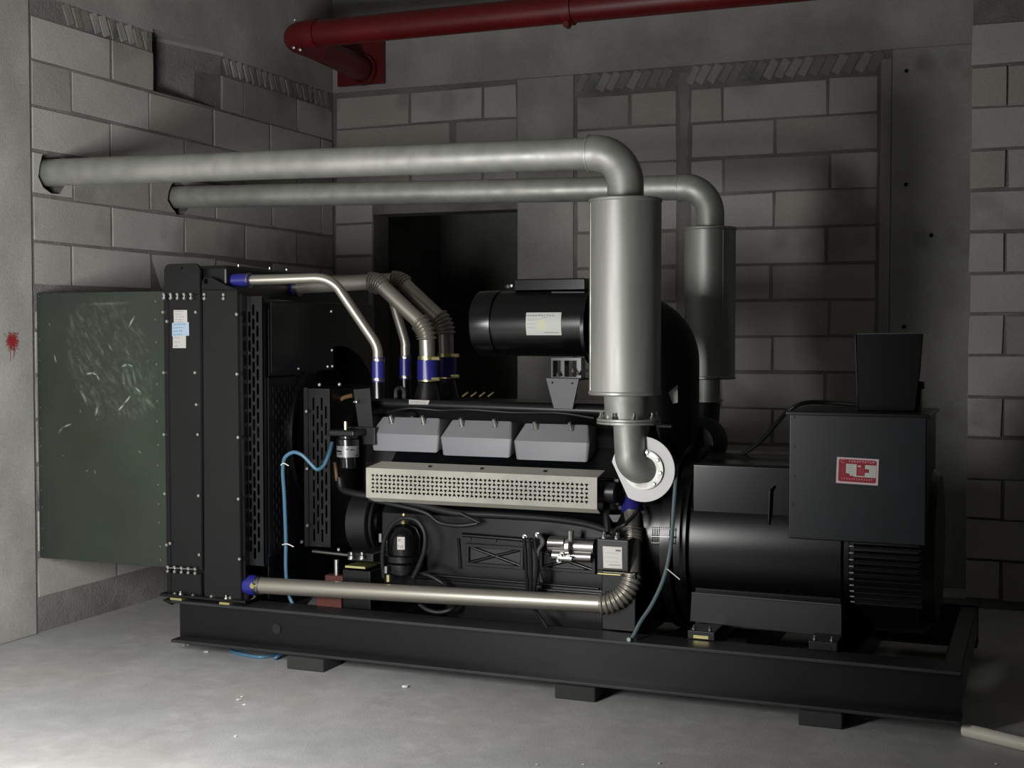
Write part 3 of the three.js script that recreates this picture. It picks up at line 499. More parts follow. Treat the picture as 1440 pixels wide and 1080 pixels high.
// starter side fittings
{
  const z = -5.09; const st = part(gen, 'starter_motor', mergeGeometries([cyl(0.035, 0.2, 'x', at(805, 768, { z: -5.14 }), 24), cyl(0.022, 0.17, 'x', at(805, 782, { z: -5.12 }), 20)]), M.steel, 'bright metal starter motor');
  part(st, 'solenoid', cyl(0.021, 0.07, 'x', at(783, 763, { z }), 20), M.steel);
  part(st, 'clamp_ring', turned([[0.02, -0.008], [0.036, -0.008], [0.036, 0.008], [0.02, 0.008], [0.02, -0.008]], 'x', at(800, 768, { z: z - 0.01 }), 24), M.bolt);
  part(st, 'terminal', cyl(0.012, 0.045, 'y', at(803, 754, { z }), 10), M.bolt);
  part(st, 'terminal', cyl(0.012, 0.06, 'x', at(795, 785, { z: z + 0.01 }), 10), M.bolt);
  part(st, 'mount_cap', cyl(0.04, 0.04, 'x', at(759, 763, { z: -5.13 }), 20), M.greyPlate);
  for (const p of [[738, 755], [756, 752], [790, 780], [786, 788]]) place(st, 'nut', stud, M.bolt, at(p[0], p[1], { z: z + 0.01 }));
  for (const dx of [0, 7, 15]) part(st, 'cable', wire([at(737 + dx, 757, { z: z + 0.02 }), at(739 + dx, 775, { z: z + 0.03 }), at(740 + dx, 800, { z: z + 0.03 }), at(742 + dx * 0.6, 832, { z: z + 0.02 })], 0.0085, 8), M.rubber);
  part(st, 'cable', wire([at(757, 752, { z: z + 0.02 }), at(764, 762, { z: z + 0.03 }), at(757, 775, { z: z + 0.03 }), at(757, 800, { z: z + 0.02 }), at(762, 818, { z })], 0.008, 8), M.greyPlate);
}
// rear mount box with a data plate
{
  const z = -5.07, q = rect(839, 757, 884, 812, z); const b = part(gen, 'rear_mount', rbox(q[0], q[1], q[2] + 0.02, q[3], z, z - 0.14, 0.006), M.castIron, 'black mount box with a white data plate');
  sticker(b, 'data_plate', [[847.5, 768], [874.5, 769.5], [875, 800], [848.5, 798.5]], z + 0.001, canvas(96, 112, (x) => { x.fillStyle = '#dcdad4'; x.fillRect(0, 0, 96, 112); x.strokeStyle = '#b5b3ad'; x.strokeRect(4, 4, 88, 104); glyphs(x, 10, 30, 8, 8, 9, '#bdbab4'); glyphs(x, 10, 52, 8, 8, 9, '#c2c0ba'); glyphs(x, 10, 74, 8, 8, 9, '#bdbab4'); x.fillStyle = '#77766a'; x.fillRect(64, 14, 26, 9); x.fillStyle = '#a09e98'; x.fillRect(28, 92, 60, 5); }), 'white data plate');
  const s = rect(841, 805.5, 873, 809, z + 0.02); part(b, 'shim', box(s[0], s[1], s[2], s[3], z + 0.025, z - 0.1), M.gold);
  for (const x of [850, 868]) place(b, 'bolt', stud.clone().rotateX(-Math.PI / 2).scale(1.4, 1.6, 1.4), M.bolt, at(x, 757, { z: z - 0.02 }).setY(q[3]));
  part(b, 'mount_leg', rbox(q[0] + 0.02, q[1] + 0.03, 0.25, q[2] + 0.02, z - 0.005, z - 0.14, 0.006), M.satin);
  part(eng, 'pipe_bracket', plate([[856, 724], [873, 724], [868, 734], [862, 734]].map(p => at(p[0], p[1], { z: -5.08 })).map(v => [v.x, v.y]).reverse(), [], -5.08, 0.006), M.greyPlate);
  part(eng, 'rear_hose', wire([at(900, 712, { z: -5.22 }), at(892, 724, { z: -5.14 }), at(878, 738, { z: -5.08 }), at(866, 745, { z: -5.1 }), at(862, 760, { z: -5.12 })], 0.008, 10), M.rubber);
  part(eng, 'turbo_outlet', cyl(0.035, 0.11, 'x', at(866, 686, { z: -5.27 }), 20), M.greyPlate);
  part(eng, 'hose_stub', wire([at(853, 700, { z: -5.22 }), at(853, 722, { z: -5.16 }), at(855, 750, { z: -5.12 })], 0.016, 10), M.rubber);
}
// lower charge air pipe along the skid with blue hose ends
{
  const z = -4.99; const a = at(352, 822.5, { z }), b = at(842, 848, { z }), k = at(888, 852, { z: -5.05 }), t = at(889, 721, { z: -5.25 }), u = at(885, 696, { z: -5.29 });
  const cp = part(gen, 'charge_air_pipe', bent([a, k, t], [0.115], 0.0365, { ribs: [1], turns: 11, amp: 0.008, seg: 28 }), M.stainless, 'dull stainless charge air pipe with a corrugated bend');
  const collar = (n) => { const q = []; for (let i = 0; i <= 40; i++) q.push(0.04 + 0.006 * (1 - Math.cos(i / 40 * 2 * Math.PI * n)) / 2); return q; };
  const dir = t.clone().sub(k).normalize(), c0 = k.clone().addScaledVector(dir, 0.275), c1 = k.clone().addScaledVector(dir, 0.335); part(cp, 'corrugation', sweep(Array.from({ length: 41 }, (_, i) => c0.clone().lerp(c1, i / 40)), collar(4), 24), M.stainless);
  part(cp, 'blue_hose', sweep([at(340, 822, { z }), at(343, 822.2, { z }), at(358, 823, { z }), at(361, 823.2, { z })], [0.036, 0.0455, 0.0455, 0.04], 24), M.blue, 'blue silicone hose');
  part(cp, 'blue_hose', sweep([t, u], 0.044, 24), M.blue, 'blue silicone hose');
  for (const px of [363, 367]) part(cp, 'clamp', turned([[0.036, -0.003], [0.041, -0.003], [0.041, 0.003], [0.036, 0.003]], 'x', at(px, 823.3, { z }), 28), M.steel);
  part(cp, 'clamp_screw', cyl(0.011, 0.016, 'z', at(355.5, 824, { z: z + 0.045 }), 12), M.gold);
  part(rad, 'pipe_stub', cyl(0.036, 0.1, 'x', V(a.x - 0.07, a.y, z), 24), M.satin);
  place(rad, 'bolt', hex, M.bolt, at(358.5, 838.5, { z: -5.0 }));
}
// upper pipes between engine and radiator
{
  const hose = (p, px, y0, y1, z, r) => part(p, 'blue_hose', sweep([at(px, y0, { z }), at(px, y1, { z })], r, 22), M.blue, 'blue silicone hose');
  const clampY = (p, px, y, z, r, m = M.steel, h = 0.012) => part(p, 'clamp', cyl(r, h, 'y', at(px, y, { z }), 24), m);
  // small front pipe
  let z = -5.22; let p = part(gen, 'coolant_pipe', bent([at(338, 394, { z: -5.04 }), at(466, 390.5, { z: -5.14 }), at(531, 487, { z }), at(531.5, 512, { z })], [0.13, 0.12], 0.0225, { seg: 20 }), M.stainless, 'thin stainless coolant pipe');
  hose(p, 532, 503, 537, z, 0.0285); clampY(p, 532, 506, z, 0.0295); clampY(p, 532, 533.5, z, 0.0295); part(p, 'hose_stub', sweep([at(532, 535, { z }), at(532, 560, { z })], 0.026, 18), M.satin);
  part(p, 'blue_hose', sweep([at(325, 394, { z: -5.03 }), at(353, 393.7, { z: -5.05 })], [0.03, 0.0285], 22), M.blue, 'blue silicone hose');
  for (const px of [326, 351]) part(p, 'clamp', turned([[0.028, -0.004], [0.032, -0.004], [0.032, 0.004], [0.028, 0.004]], 'x', at(px, 393.8, { z: -5.04 }), 24), M.steel);
  // small rear pipe
  z = -5.68; p = part(gen, 'coolant_pipe', bent([at(450, 400, { z: -5.68 }), at(545, 398, { z: -5.68 }), at(570, 482, { z }), at(570, 512, { z })], [0.13, 0.12], 0.0225, { seg: 20 }), M.stainless, 'thin stainless coolant pipe');
  hose(p, 570, 500, 533, z, 0.0275); clampY(p, 570, 502.5, z, 0.0285); clampY(p, 570, 530, z, 0.0285); part(p, 'hose_stub', sweep([at(570, 532, { z }), at(570, 560, { z })], 0.025, 18), M.satin);
  // two large corrugated pipes
  [[-5.55, 601, 530, 396, 600, 462, 0.036], [-5.8, 628, 562, 394, 626.5, 455, 0.036]].forEach(([zz, px, bx, by, cx, cy, r], i) => {
    const q = part(gen, 'charge_air_pipe', bent([at(i ? 440 : 405, i ? 399 : 404, { z: zz }), at(bx, by, { z: zz }), at(cx, cy, { z: zz }), at(px, 512, { z: zz })], [0.1, 0.12], r, { ribs: [1, 2], turns: 6, amp: 0.013, seg: 26 }), M.stainless, 'large stainless pipe with two corrugated bends');
    const y0 = i ? 496 : 500; hose(q, px, y0 + 6, y0 + 34, zz, 0.0475); for (const [y, h] of [[y0 + 4, 0.022], [y0 + 33, 0.022]]) { clampY(q, px, y, zz, 0.0435, M.gold, h); part(q, 'clamp_screw', cyl(0.009, 0.04, 'x', at(px + 12, y, { z: zz + 0.045 }), 8), M.gold); }
    part(q, 'throat', sweep([at(px, y0 + 38, { z: zz }), at(px - 1, y0 + 62, { z: zz })], [0.042, 0.062], 22), M.castIron);
    if (!i) { part(q, 'blue_hose', sweep([at(392, 404.5, { z: zz }), at(417, 403.5, { z: zz })], 0.043, 22), M.blue, 'blue silicone hose'); for (const c of [418, 421]) part(q, 'clamp', turned([[0.036, -0.003], [0.045, -0.003], [0.045, 0.003], [0.036, 0.003]], 'x', at(c, 403.5, { z: zz }), 24), M.steel); }
  });
  for (const zz of [-5.09, -5.35, -5.5]) place(rad, 'bolt', studY, M.bolt, V(-3.405, 1.756, zz));
}
// --- air cleaner
{
  const z = -5.6, c = V(0, 1.506, z); const xa = -2.43, xb = -1.88;
  const ac = part(gen, 'air_cleaner', turned([[0, xa], [0.135, xa], [0.15, xa + 0.012], [0.152, xa + 0.1], [0.15, xa + 0.108], [0.14, xa + 0.11], [0.14, xa + 0.122], [0.15, xa + 0.126], [0.15, xb], [0, xb]], 'x', c, 48), M.satin, 'black cylindrical air cleaner with a white label');
  const g = new THREE.CylinderGeometry(0.1515, 0.1515, 0.182, 12, 1, true, -0.1, 0.6); g.rotateZ(Math.PI / 2);
  const px = at(764, 470, { z: z + 0.15 });
  { // curved label sheet on the camera side
    const n = 10, P = [], U = [], I = []; const a0 = -0.37, a1 = 0.31, L0 = px.x - 0.083, L1 = px.x + 0.083; for (let i = 0; i <= n; i++) { const a = a0 + (a1 - a0) * i / n; for (const [X, u] of [[L0, 0], [L1, 1]]) { P.push(X, c.y + 0.1508 * Math.sin(a), z + 0.1508 * Math.cos(a)); U.push(u, i / n); } }
    for (let i = 0; i < n; i++) { const k = i * 2; I.push(k, k + 1, k + 2, k + 1, k + 3, k + 2); } const lg = new THREE.BufferGeometry(); lg.setAttribute('position', new THREE.Float32BufferAttribute(P, 3)); lg.setAttribute('uv', new THREE.Float32BufferAttribute(U, 2)); lg.setIndex(I); lg.computeVertexNormals();
    part(ac, 'label', lg, std({ map: canvas(256, 160, (x, w, h) => { x.fillStyle = '#c9cbc6'; x.fillRect(0, 0, w, h); glyphs(x, 10, 14, 10, 16, 20, '#8d8f8a'); glyphs(x, 10, 44, 6, 14, 18, '#9b9d98'); x.fillStyle = '#cfd2b6'; x.fillRect(86, 50, 66, 76); glyphs(x, 10, 74, 4, 12, 16, '#a2a49e'); glyphs(x, 10, 98, 4, 12, 16, '#a2a49e'); x.fillStyle = '#8f918c'; x.fillRect(14, 20, 110, 4); x.fillRect(130, 138, 110, 6); x.fillRect(120, 34, 36, 3); }), roughness: 0.55 }), 'white printed label');
  }
  const t = rect(726, 396, 826, 408, z + 0.02); part(ac, 'top_bar', rbox(t[0], t[1], t[2], t[3] + 0.01, z + 0.05, z - 0.06, 0.006), M.gloss);
  place(ac, 'bolt', stud, M.bolt, at(715, 403, { z: z + 0.06 }), [0, -0.6, 0]); place(ac, 'bolt', hex, M.bolt, at(720, 402, { z: z + 0.05 }));
  part(ac, 'top_strip', sweep([at(776, 411, { z: z + 0.09 }), at(822, 411, { z: z + 0.09 })], 0.004, 6), M.greyPlate);
  part(ac, 'end_plate', turned([[0, xb], [0.175, xb], [0.175, xb + 0.015], [0, xb + 0.015]], 'x', V(0, 1.49, z), 40), M.satin);
  const el = part(gen, 'intake_elbow', bent([V(xb + 0.02, 1.5, z), V(-1.535, 1.5, z - 0.02), V(-1.535, 0.98, z - 0.02)], [0.17], 0.135, { seg: 32 }), M.rubber, 'large black intake elbow behind the silencer');
  part(el, 'tag', (() => { const q = [[940, 552], [953, 541], [953, 566], [946, 568]].map(p => at(p[0], p[1], { z: -5.38 })); const gg = new THREE.BufferGeometry(); gg.setAttribute('position', new THREE.Float32BufferAttribute(q.flatMap(v => v.toArray()), 3)); gg.setIndex([0, 3, 1, 1, 3, 2]); gg.computeVertexNormals(); return gg; })(), M.paper, 'folded paper tag');
  const lo = at(985, 622, { z: -5.75 }); part(gen, 'turbocharger', turned([[0, -0.1], [0.07, -0.1], [0.11, -0.06], [0.115, 0.03], [0.08, 0.09], [0, 0.09]], 'z', V(lo.x, lo.y, -5.75), 32), M.rubber, 'black turbocharger housing');
  // support from the engine
  const b1 = rect(775, 503, 817, 534, -5.42); part(ac, 'saddle', plate([[b1[0], b1[2]], [b1[1], b1[2]], [b1[1], b1[3]], [b1[0], b1[3]]], [[[b1[0] + 0.008, b1[2] + 0.012], [b1[0] + 0.045, b1[2] + 0.012], [b1[0] + 0.045, b1[3] - 0.012], [b1[0] + 0.008, b1[3] - 0.012]], [[b1[0] + 0.062, b1[2] + 0.012], [b1[1] - 0.02, b1[2] + 0.012], [b1[1] - 0.02, b1[3] - 0.012], [b1[0] + 0.062, b1[3] - 0.012]]], -5.42, 0.06), M.gloss);
  for (const p of [[785, 528], [813, 527], [806, 522]]) place(ac, 'bolt', stud, M.bolt, at(p[0], p[1], { z: -5.4 }), [-1.2, 0, 0]);
  const sp = [[768, 532], [814, 533], [805, 575], [779, 574]].map(p => at(p[0], p[1], { z: -5.36 })); const h1 = at(777, 538, { z: -5.36 }), h2 = at(805, 539, { z: -5.36 });
  part(ac, 'support_plate', plate(sp.map(v => [v.x, v.y]).reverse(), [ringPts(h1.x, h1.y, 0.005, 10), ringPts(h2.x, h2.y, 0.005, 10)], -5.36, 0.008, 0.001), M.greyPlate, 'grey trapezoid support plate');
  part(ac, 'support_shelf', box(sp[0].x, sp[1].x, sp[0].y - 0.008, sp[0].y, -5.37, -5.5), M.greyPlate);
}
// --- alternator
{
  const cy = 0.585, cz = -5.58, R = 0.362; const c = V(0, cy, cz);
  const al = part(gen, 'alternator', turned([[0, -1.34], [R, -1.34], [R, -0.73], [R - 0.012, -0.72], [R - 0.012, -0.70], [0, -0.70]], 'x', c, 72), M.satin, 'black alternator drum');
  part(al, 'adaptor_ring', turned([[0.2, -1.45], [0.4, -1.45], [0.4, -1.41], [0.375, -1.4], [0.375, -1.375], [0.39, -1.37], [0.39, -1.345], [0.2, -1.34]], 'x', c, 64), M.satin);
  part(al, 'coupling_case', turned([[0.2, -1.62], [0.345, -1.62], [0.345, -1.44], [0.2, -1.44]], 'x', c, 48), M.satin);
  const top = rect(957, 660, 1112, 750, -5.25); part(al, 'top_cover', rbox(-1.335, -0.9, 0.66, 0.93, -5.25, -5.9, 0.012, 2), M.gloss);
  part(al, 'cover_handle', bent([at(1089, 684, { z: -5.245 }), at(1083, 690, { z: -5.235 }), at(1081, 734, { z: -5.235 }), at(1086, 742, { z: -5.245 })], [0.01, 0.01], 0.005, { seg: 10 }), M.satin);
  const fp = [[973, 835], [1183, 853], [1183, 897], [971, 873]].map(p => at(p[0], p[1], { z: -5.2 })); part(al, 'foot_plate', plate(fp.map(v => [v.x, v.y]).reverse(), [], -5.2, 0.03, 0.002), std({ color: lin(0.018, 0.02, 0.024), roughness: 0.45, map: paintMap }));
  part(al, 'weld_bead', sweep([fp[0].clone().add(V(0, 0.004, 0)), fp[1].clone().add(V(0, 0.004, 0))], 0.004, 6), M.greyPlate);
  part(al, 'foot_core', box(-1.31, -0.73, 0.27, 0.42, -5.23, -5.93), M.satin);
  for (const [x, y] of [[990, 893], [1160, 912]]) {
    const p = at(x, y, { z: -5.1 }); const m = part(al, 'mount_block', rbox(p.x - 0.055, p.x + 0.055, 0.25, 0.285, -5.05, -5.2, 0.004), M.castIron); part(m, 'shim', box(p.x - 0.03, p.x + 0.03, 0.256, 0.268, -5.047, -5.06), x < 1000 ? M.gold : M.castIron);
    for (const d of [-0.035, 0.03]) place(m, 'bolt', studY, M.steel, V(p.x + d, 0.285, -5.08));
  }
  part(al, 'end_bell', turned([[0, -0.72], [0.345, -0.72], [0.345, -0.44], [0.3, -0.385], [0, -0.38]], 'x', V(0, cy, cz), 56), M.satin);
  for (let i = 0; i < 12; i++) { const a = 0.28 - i * 0.075, y = cy + 0.35 * Math.sin(a), zz = cz + 0.35 * Math.cos(a); part(al, 'louvre', (() => { const g = rbox(-0.128, 0.128, -0.004, 0.004, -0.012, 0.012, 0.002, 1); g.rotateX(-a + 0.5); g.translate(-0.555, y, zz); return g; })(), M.black); part(al, 'louvre_end', (() => { const g = rbox(-0.009, 0.009, -0.0035, 0.0035, -0.004, 0.004, 0.002, 1); g.translate(-0.688, y, zz + 0.012); return g; })(), M.steel); }
  const vent = new THREE.Group(); vent.name = 'vent_grille'; al.add(vent);
  for (let i = 0; i < 10; i++) { const t = at(918 + i * 3.1, 741, { z: -5.19 }), b = at(918 + i * 3.1, 766, { z: -5.185 }); part(vent, 'bar', sweep([t, b], 0.0022, 6), M.steel); }
  for (const y of [743, 754, 763]) part(vent, 'rail', sweep([at(916, y, { z: -5.186 }), at(947, y + 1.5, { z: -5.186 })], y === 754 ? 0.004 : 0.0025, 6), M.steel);
}
// --- terminal box with a red plate
{
  const z = -5.2, q = rect(1111, 580, 1308, 768, z); const x0 = -0.93, x1 = -0.412, y0 = 0.65, y1 = 1.142;
  const tb = part(gen, 'terminal_box', mergeGeometries([rbox(x0, x1, y0, y1, z, z - 0.46, 0.005)]), std({ color: lin(0.011, 0.0145, 0.019), roughness: 0.34, map: paintMap }), 'dark grey alternator terminal box');
  part(tb, 'lid', rbox(x0 - 0.012, x1 + 0.012, y1 - 0.004, y1 + 0.01, z + 0.012, z - 0.47, 0.003), M.engine);
  for (const [x, y] of [[1116, 587], [1116, 628], [1116, 671], [1114, 710]]) place(tb, 'screw', rivet, M.castIron, at(x, y, { z: z + 0.001 }));
  sticker(tb, 'name_plate', [[1177, 642.5], [1236, 646], [1234.5, 683], [1175.5, 679]], z + 0.0015, canvas(288, 184, (x, w, h) => {
    x.fillStyle = '#cdb9bf'; x.fillRect(0, 0, w, h); x.fillStyle = '#8e1226'; x.beginPath(); x.roundRect ? x.roundRect(14, 12, w - 28, h - 26, 14) : x.rect(14, 12, w - 28, h - 26); x.fill();
    x.strokeStyle = '#d48b95'; x.lineWidth = 3; x.beginPath(); x.arc(42, 28, 11, 0.4, 5.6); x.stroke(); glyphs(x, 84, 18, 10, 14, 18, '#e3b9bf'); glyphs(x, 36, 142, 13, 12, 17, '#d99aa4');
    x.fillStyle = '#c4c6c0'; x.fillRect(66, 44, 72, 66); x.fillRect(92, 104, 46, 22); x.fillRect(196, 46, 76, 82); x.fillRect(120, 124, 152, 8); x.fillStyle = '#8e1226'; x.fillRect(190, 74, 34, 26); x.fillStyle = '#a52a44'; x.fillRect(150, 70, 40, 44); x.fillStyle = '#d9c3c7'; x.fillRect(146, 52, 22, 10);
    x.fillStyle = '#9a9c98'; for (let i = 0; i < 5; i++) { x.fillRect(74, 54 + i * 14, 50, 3); x.fillRect(228, 56 + i * 15, 40, 3); } x.strokeStyle = '#b8475b'; x.lineWidth = 3; x.beginPath(); x.moveTo(44, 64); x.lineTo(44, 110); x.arc(58, 110, 14, Math.PI, 1.6, true); x.stroke();
  }), 'red and white maker plate');
}
// --- control unit on the terminal box
{
  const z = -5.36, f = [[1205, 471], [1297, 470], [1293, 520], [1286, 575], [1208, 574]].map(p => at(p[0], p[1], { z })); for (const v of f) if (v.y < 1.18) v.y = 1.155;
  const cu = part(gen, 'control_unit', plate(f.map(v => [v.x, v.y]).reverse(), [], z, 0.2, 0.004), M.gloss, 'black control unit on the terminal box');
  part(cu, 'top_edge', sweep([f[0].clone().add(V(0, 0.004, 0.004)), f[1].clone().add(V(0, 0.004, 0.004))], 0.003, 6), M.greyPlate);
  part(cu, 'side_edge', sweep([f[0].clone().add(V(-0.006, 0, 0.002)), f[4].clone().add(V(-0.006, 0.05, 0.002))], 0.003, 6), M.greyPlate);
  const b = rect(1285, 537, 1298, 575, z); part(cu, 'bracket', mergeGeometries([rbox(b[0], b[1] - 0.01, 1.152, b[3] - 0.03, z - 0.02, z - 0.1, 0.004), rbox(b[0] + 0.004, b[1], b[3] - 0.03, b[3], z - 0.03, z - 0.08, 0.004)]), M.castIron);
  part(cu, 'cable', wire([at(1204, 569, { z: -5.38 }), at(1160, 566, { z: -5.36 }), at(1130, 567, { z: -5.3 }), at(1112, 575, { z: -5.28 }), at(1095, 592, { z: -5.4 }), at(1070, 620, { z: -5.5 }), at(1045, 638, { z: -5.55 }), at(1015, 650, { z: -5.6 }), at(990, 656, { z: -5.6 })], 0.009, 8, 60), M.rubber);
}

// ---------------------------------------------------------------- rubber pads under the skid
[[411, 464, 942, 'black rubber pad under the radiator end of the skid'], [784, 842, 984, 'black rubber pad under the middle of the skid'], [1121, 1184, 1027, 'black rubber pad under the alternator end of the skid']].forEach(([a, b, y, label]) => {
  const p = at(a, y - 5, { y: 0 }), q = at(b, y, { y: 0 }); const z = -4.893; single('rubber_pad', rbox(p.x, q.x, 0, 0.057, z, z - 0.16, 0.006), M.pad, label, 'pad');
});

// ---------------------------------------------------------------- exhaust lines
function exhaust(label, hole, xs, z, R, yt, yb, yp, rp, rn, mat, opt) {
  const t = thing('exhaust_line', label, 'exhaust pipe', V(xs, yb, z));
  const bendR = 0.135, joint = V(xs - bendR - 0.02, yp, z), far = hole.clone().add(V(-0.18, 0.004, 0));
  part(t, 'pipe', sweep([far, joint], rp, 32), mat, 'straight galvanised exhaust pipe');
  part(t, 'elbow', bent([joint.clone().add(V(-0.004, 0, 0)), V(xs, yp, z), V(xs, yt + 0.005, z)], [bendR], rn, { seg: 32 }), mat);
  part(t, 'weld_ring', turned([[rp, -0.004], [rn + 0.002, -0.004], [rn + 0.002, 0.004], [rp, 0.004]], 'x', joint, 32), mat);
  const s = part(t, 'silencer', turned([[0, yb], [R - 0.004, yb], [R, yb + 0.004], [R, yb + 0.012], [R - 0.003, yb + 0.016], [R - 0.003, yt - 0.016], [R, yt - 0.012], [R, yt - 0.004], [R - 0.004, yt], [0, yt]], 'y', V(xs, 0, z), 64), opt.smat || mat, 'cylindrical silencer wrapped in sheet metal');
  part(s, 'seam', box(xs + R * Math.sin(opt.seam) - 0.0015, xs + R * Math.sin(opt.seam) + 0.0015, yb + 0.02, yt - 0.02, z + R * Math.cos(opt.seam) - 0.004, z + R * Math.cos(opt.seam) + 0.0005), mat);
  return t;
}
{
  const z = -5.177, xs = -1.598, yb = 1.207; const t = exhaust('exhaust line with the fat bright silencer that ends at a white disc', hole1c.clone().add(V(0, 0.004, 0)), xs, z, 0.15, 2.007, yb, 2.2, 0.066, 0.075, M.galv, { seam: -0.9 });
  const yf = at(892, 592, { z }).y; part(t, 'neck', sweep([V(xs + 0.005, yb, z), V(xs + 0.008, yf, z)], 0.09, 36), M.galv);
  const fl = part(t, 'flange', mergeGeometries([cyl(0.132, 0.009, 'y', V(xs + 0.018, yf + 0.006, z), 48), cyl(0.132, 0.009, 'y', V(xs + 0.018, yf - 0.006, z), 48)]), M.galv);
  for (let i = 0; i < 8; i++) { const a = i / 8 * 2 * Math.PI + 0.3; const p = V(xs + 0.018 + 0.115 * Math.cos(a), yf + 0.01, z + 0.115 * Math.sin(a)); part(fl, 'flange_bolt', mergeGeometries([cyl(0.011, 0.012, 'y', p.clone().add(V(0, 0.006, 0)), 6), cyl(0.006, 0.05, 'y', p.clone().add(V(0, 0.002, 0)), 8)]), M.bolt); }
  const zd = -5.19, ce = at(906, 660, { z: zd }); const xe = at(884, 610, { z }).x;
  part(t, 'lower_elbow', bent([V(xe, yf - 0.008, z), V(xe + 0.012, ce.y - 0.002, z + 0.01), V(ce.x + 0.03, ce.y - 0.002, zd - 0.06)], [0.062], 0.063, { seg: 32 }), M.galv);
  // white crescent shield plate
  const o = []; const R = 0.134, cx = ce.x - 0.006; const a0 = 2.95, a1 = -2.05; for (let i = 0; i <= 36; i++) { const a = a0 + (a1 - a0) * i / 36; o.push([cx + R * Math.cos(a), ce.y + R * Math.sin(a)]); }
  const sh = part(t, 'shield_disc', plate(o.reverse(), [ringPts(ce.x, ce.y, 0.06, 24)], zd, 0.004, 0.001), M.white, 'white crescent shaped shield disc');
  part(t, 'ring_flange', turned([[0.055, 0], [0.083, 0], [0.083, 0.012], [0.055, 0.012], [0.055, 0]], 'z', V(ce.x, ce.y, zd + 0.002), 36), M.galv);
  for (let i = 0; i < 4; i++) { const a = -0.9 + i * 0.75; place(t, 'flange_bolt', hex, M.steel, V(ce.x + 0.073 * Math.cos(a), ce.y + 0.073 * Math.sin(a), zd + 0.014)); }
  part(t, 'tie_rod', sweep([at(925, 599, { z: -5.22 }), at(944, 600, { z: -5.24 })], 0.006, 8), M.steel);
}
{
  const z = -6.32, p2 = at(998, 425, { z }), xs = p2.x, yt = at(998, 320, { z }).y, yb = at(998, 533, { z }).y, R = (at(1035, 420, { z }).x - at(962, 420, { z }).x) / 2 * 0.985;
  const t = exhaust('exhaust line with the slimmer darker silencer behind the intake elbow', hole2c, xs, z, R, yt, yb, at(950, 264, { z }).y, 0.062, 0.068, M.galv, { seam: 0.75 });
  part(t, 'neck', sweep([V(xs - 0.01, yb, z), V(xs - 0.01, yb - 0.14, z)], 0.062, 28), M.galv);
  const yf = yb - 0.105; part(t, 'flange', cyl(0.075, 0.012, 'y', V(xs - 0.01, yf, z), 32), M.galv);
  part(t, 'lower_pipe', sweep([V(xs - 0.01, yb - 0.12, z), V(xs - 0.01, yb - 0.3, z + 0.05)], 0.064, 24), M.castIron);
}

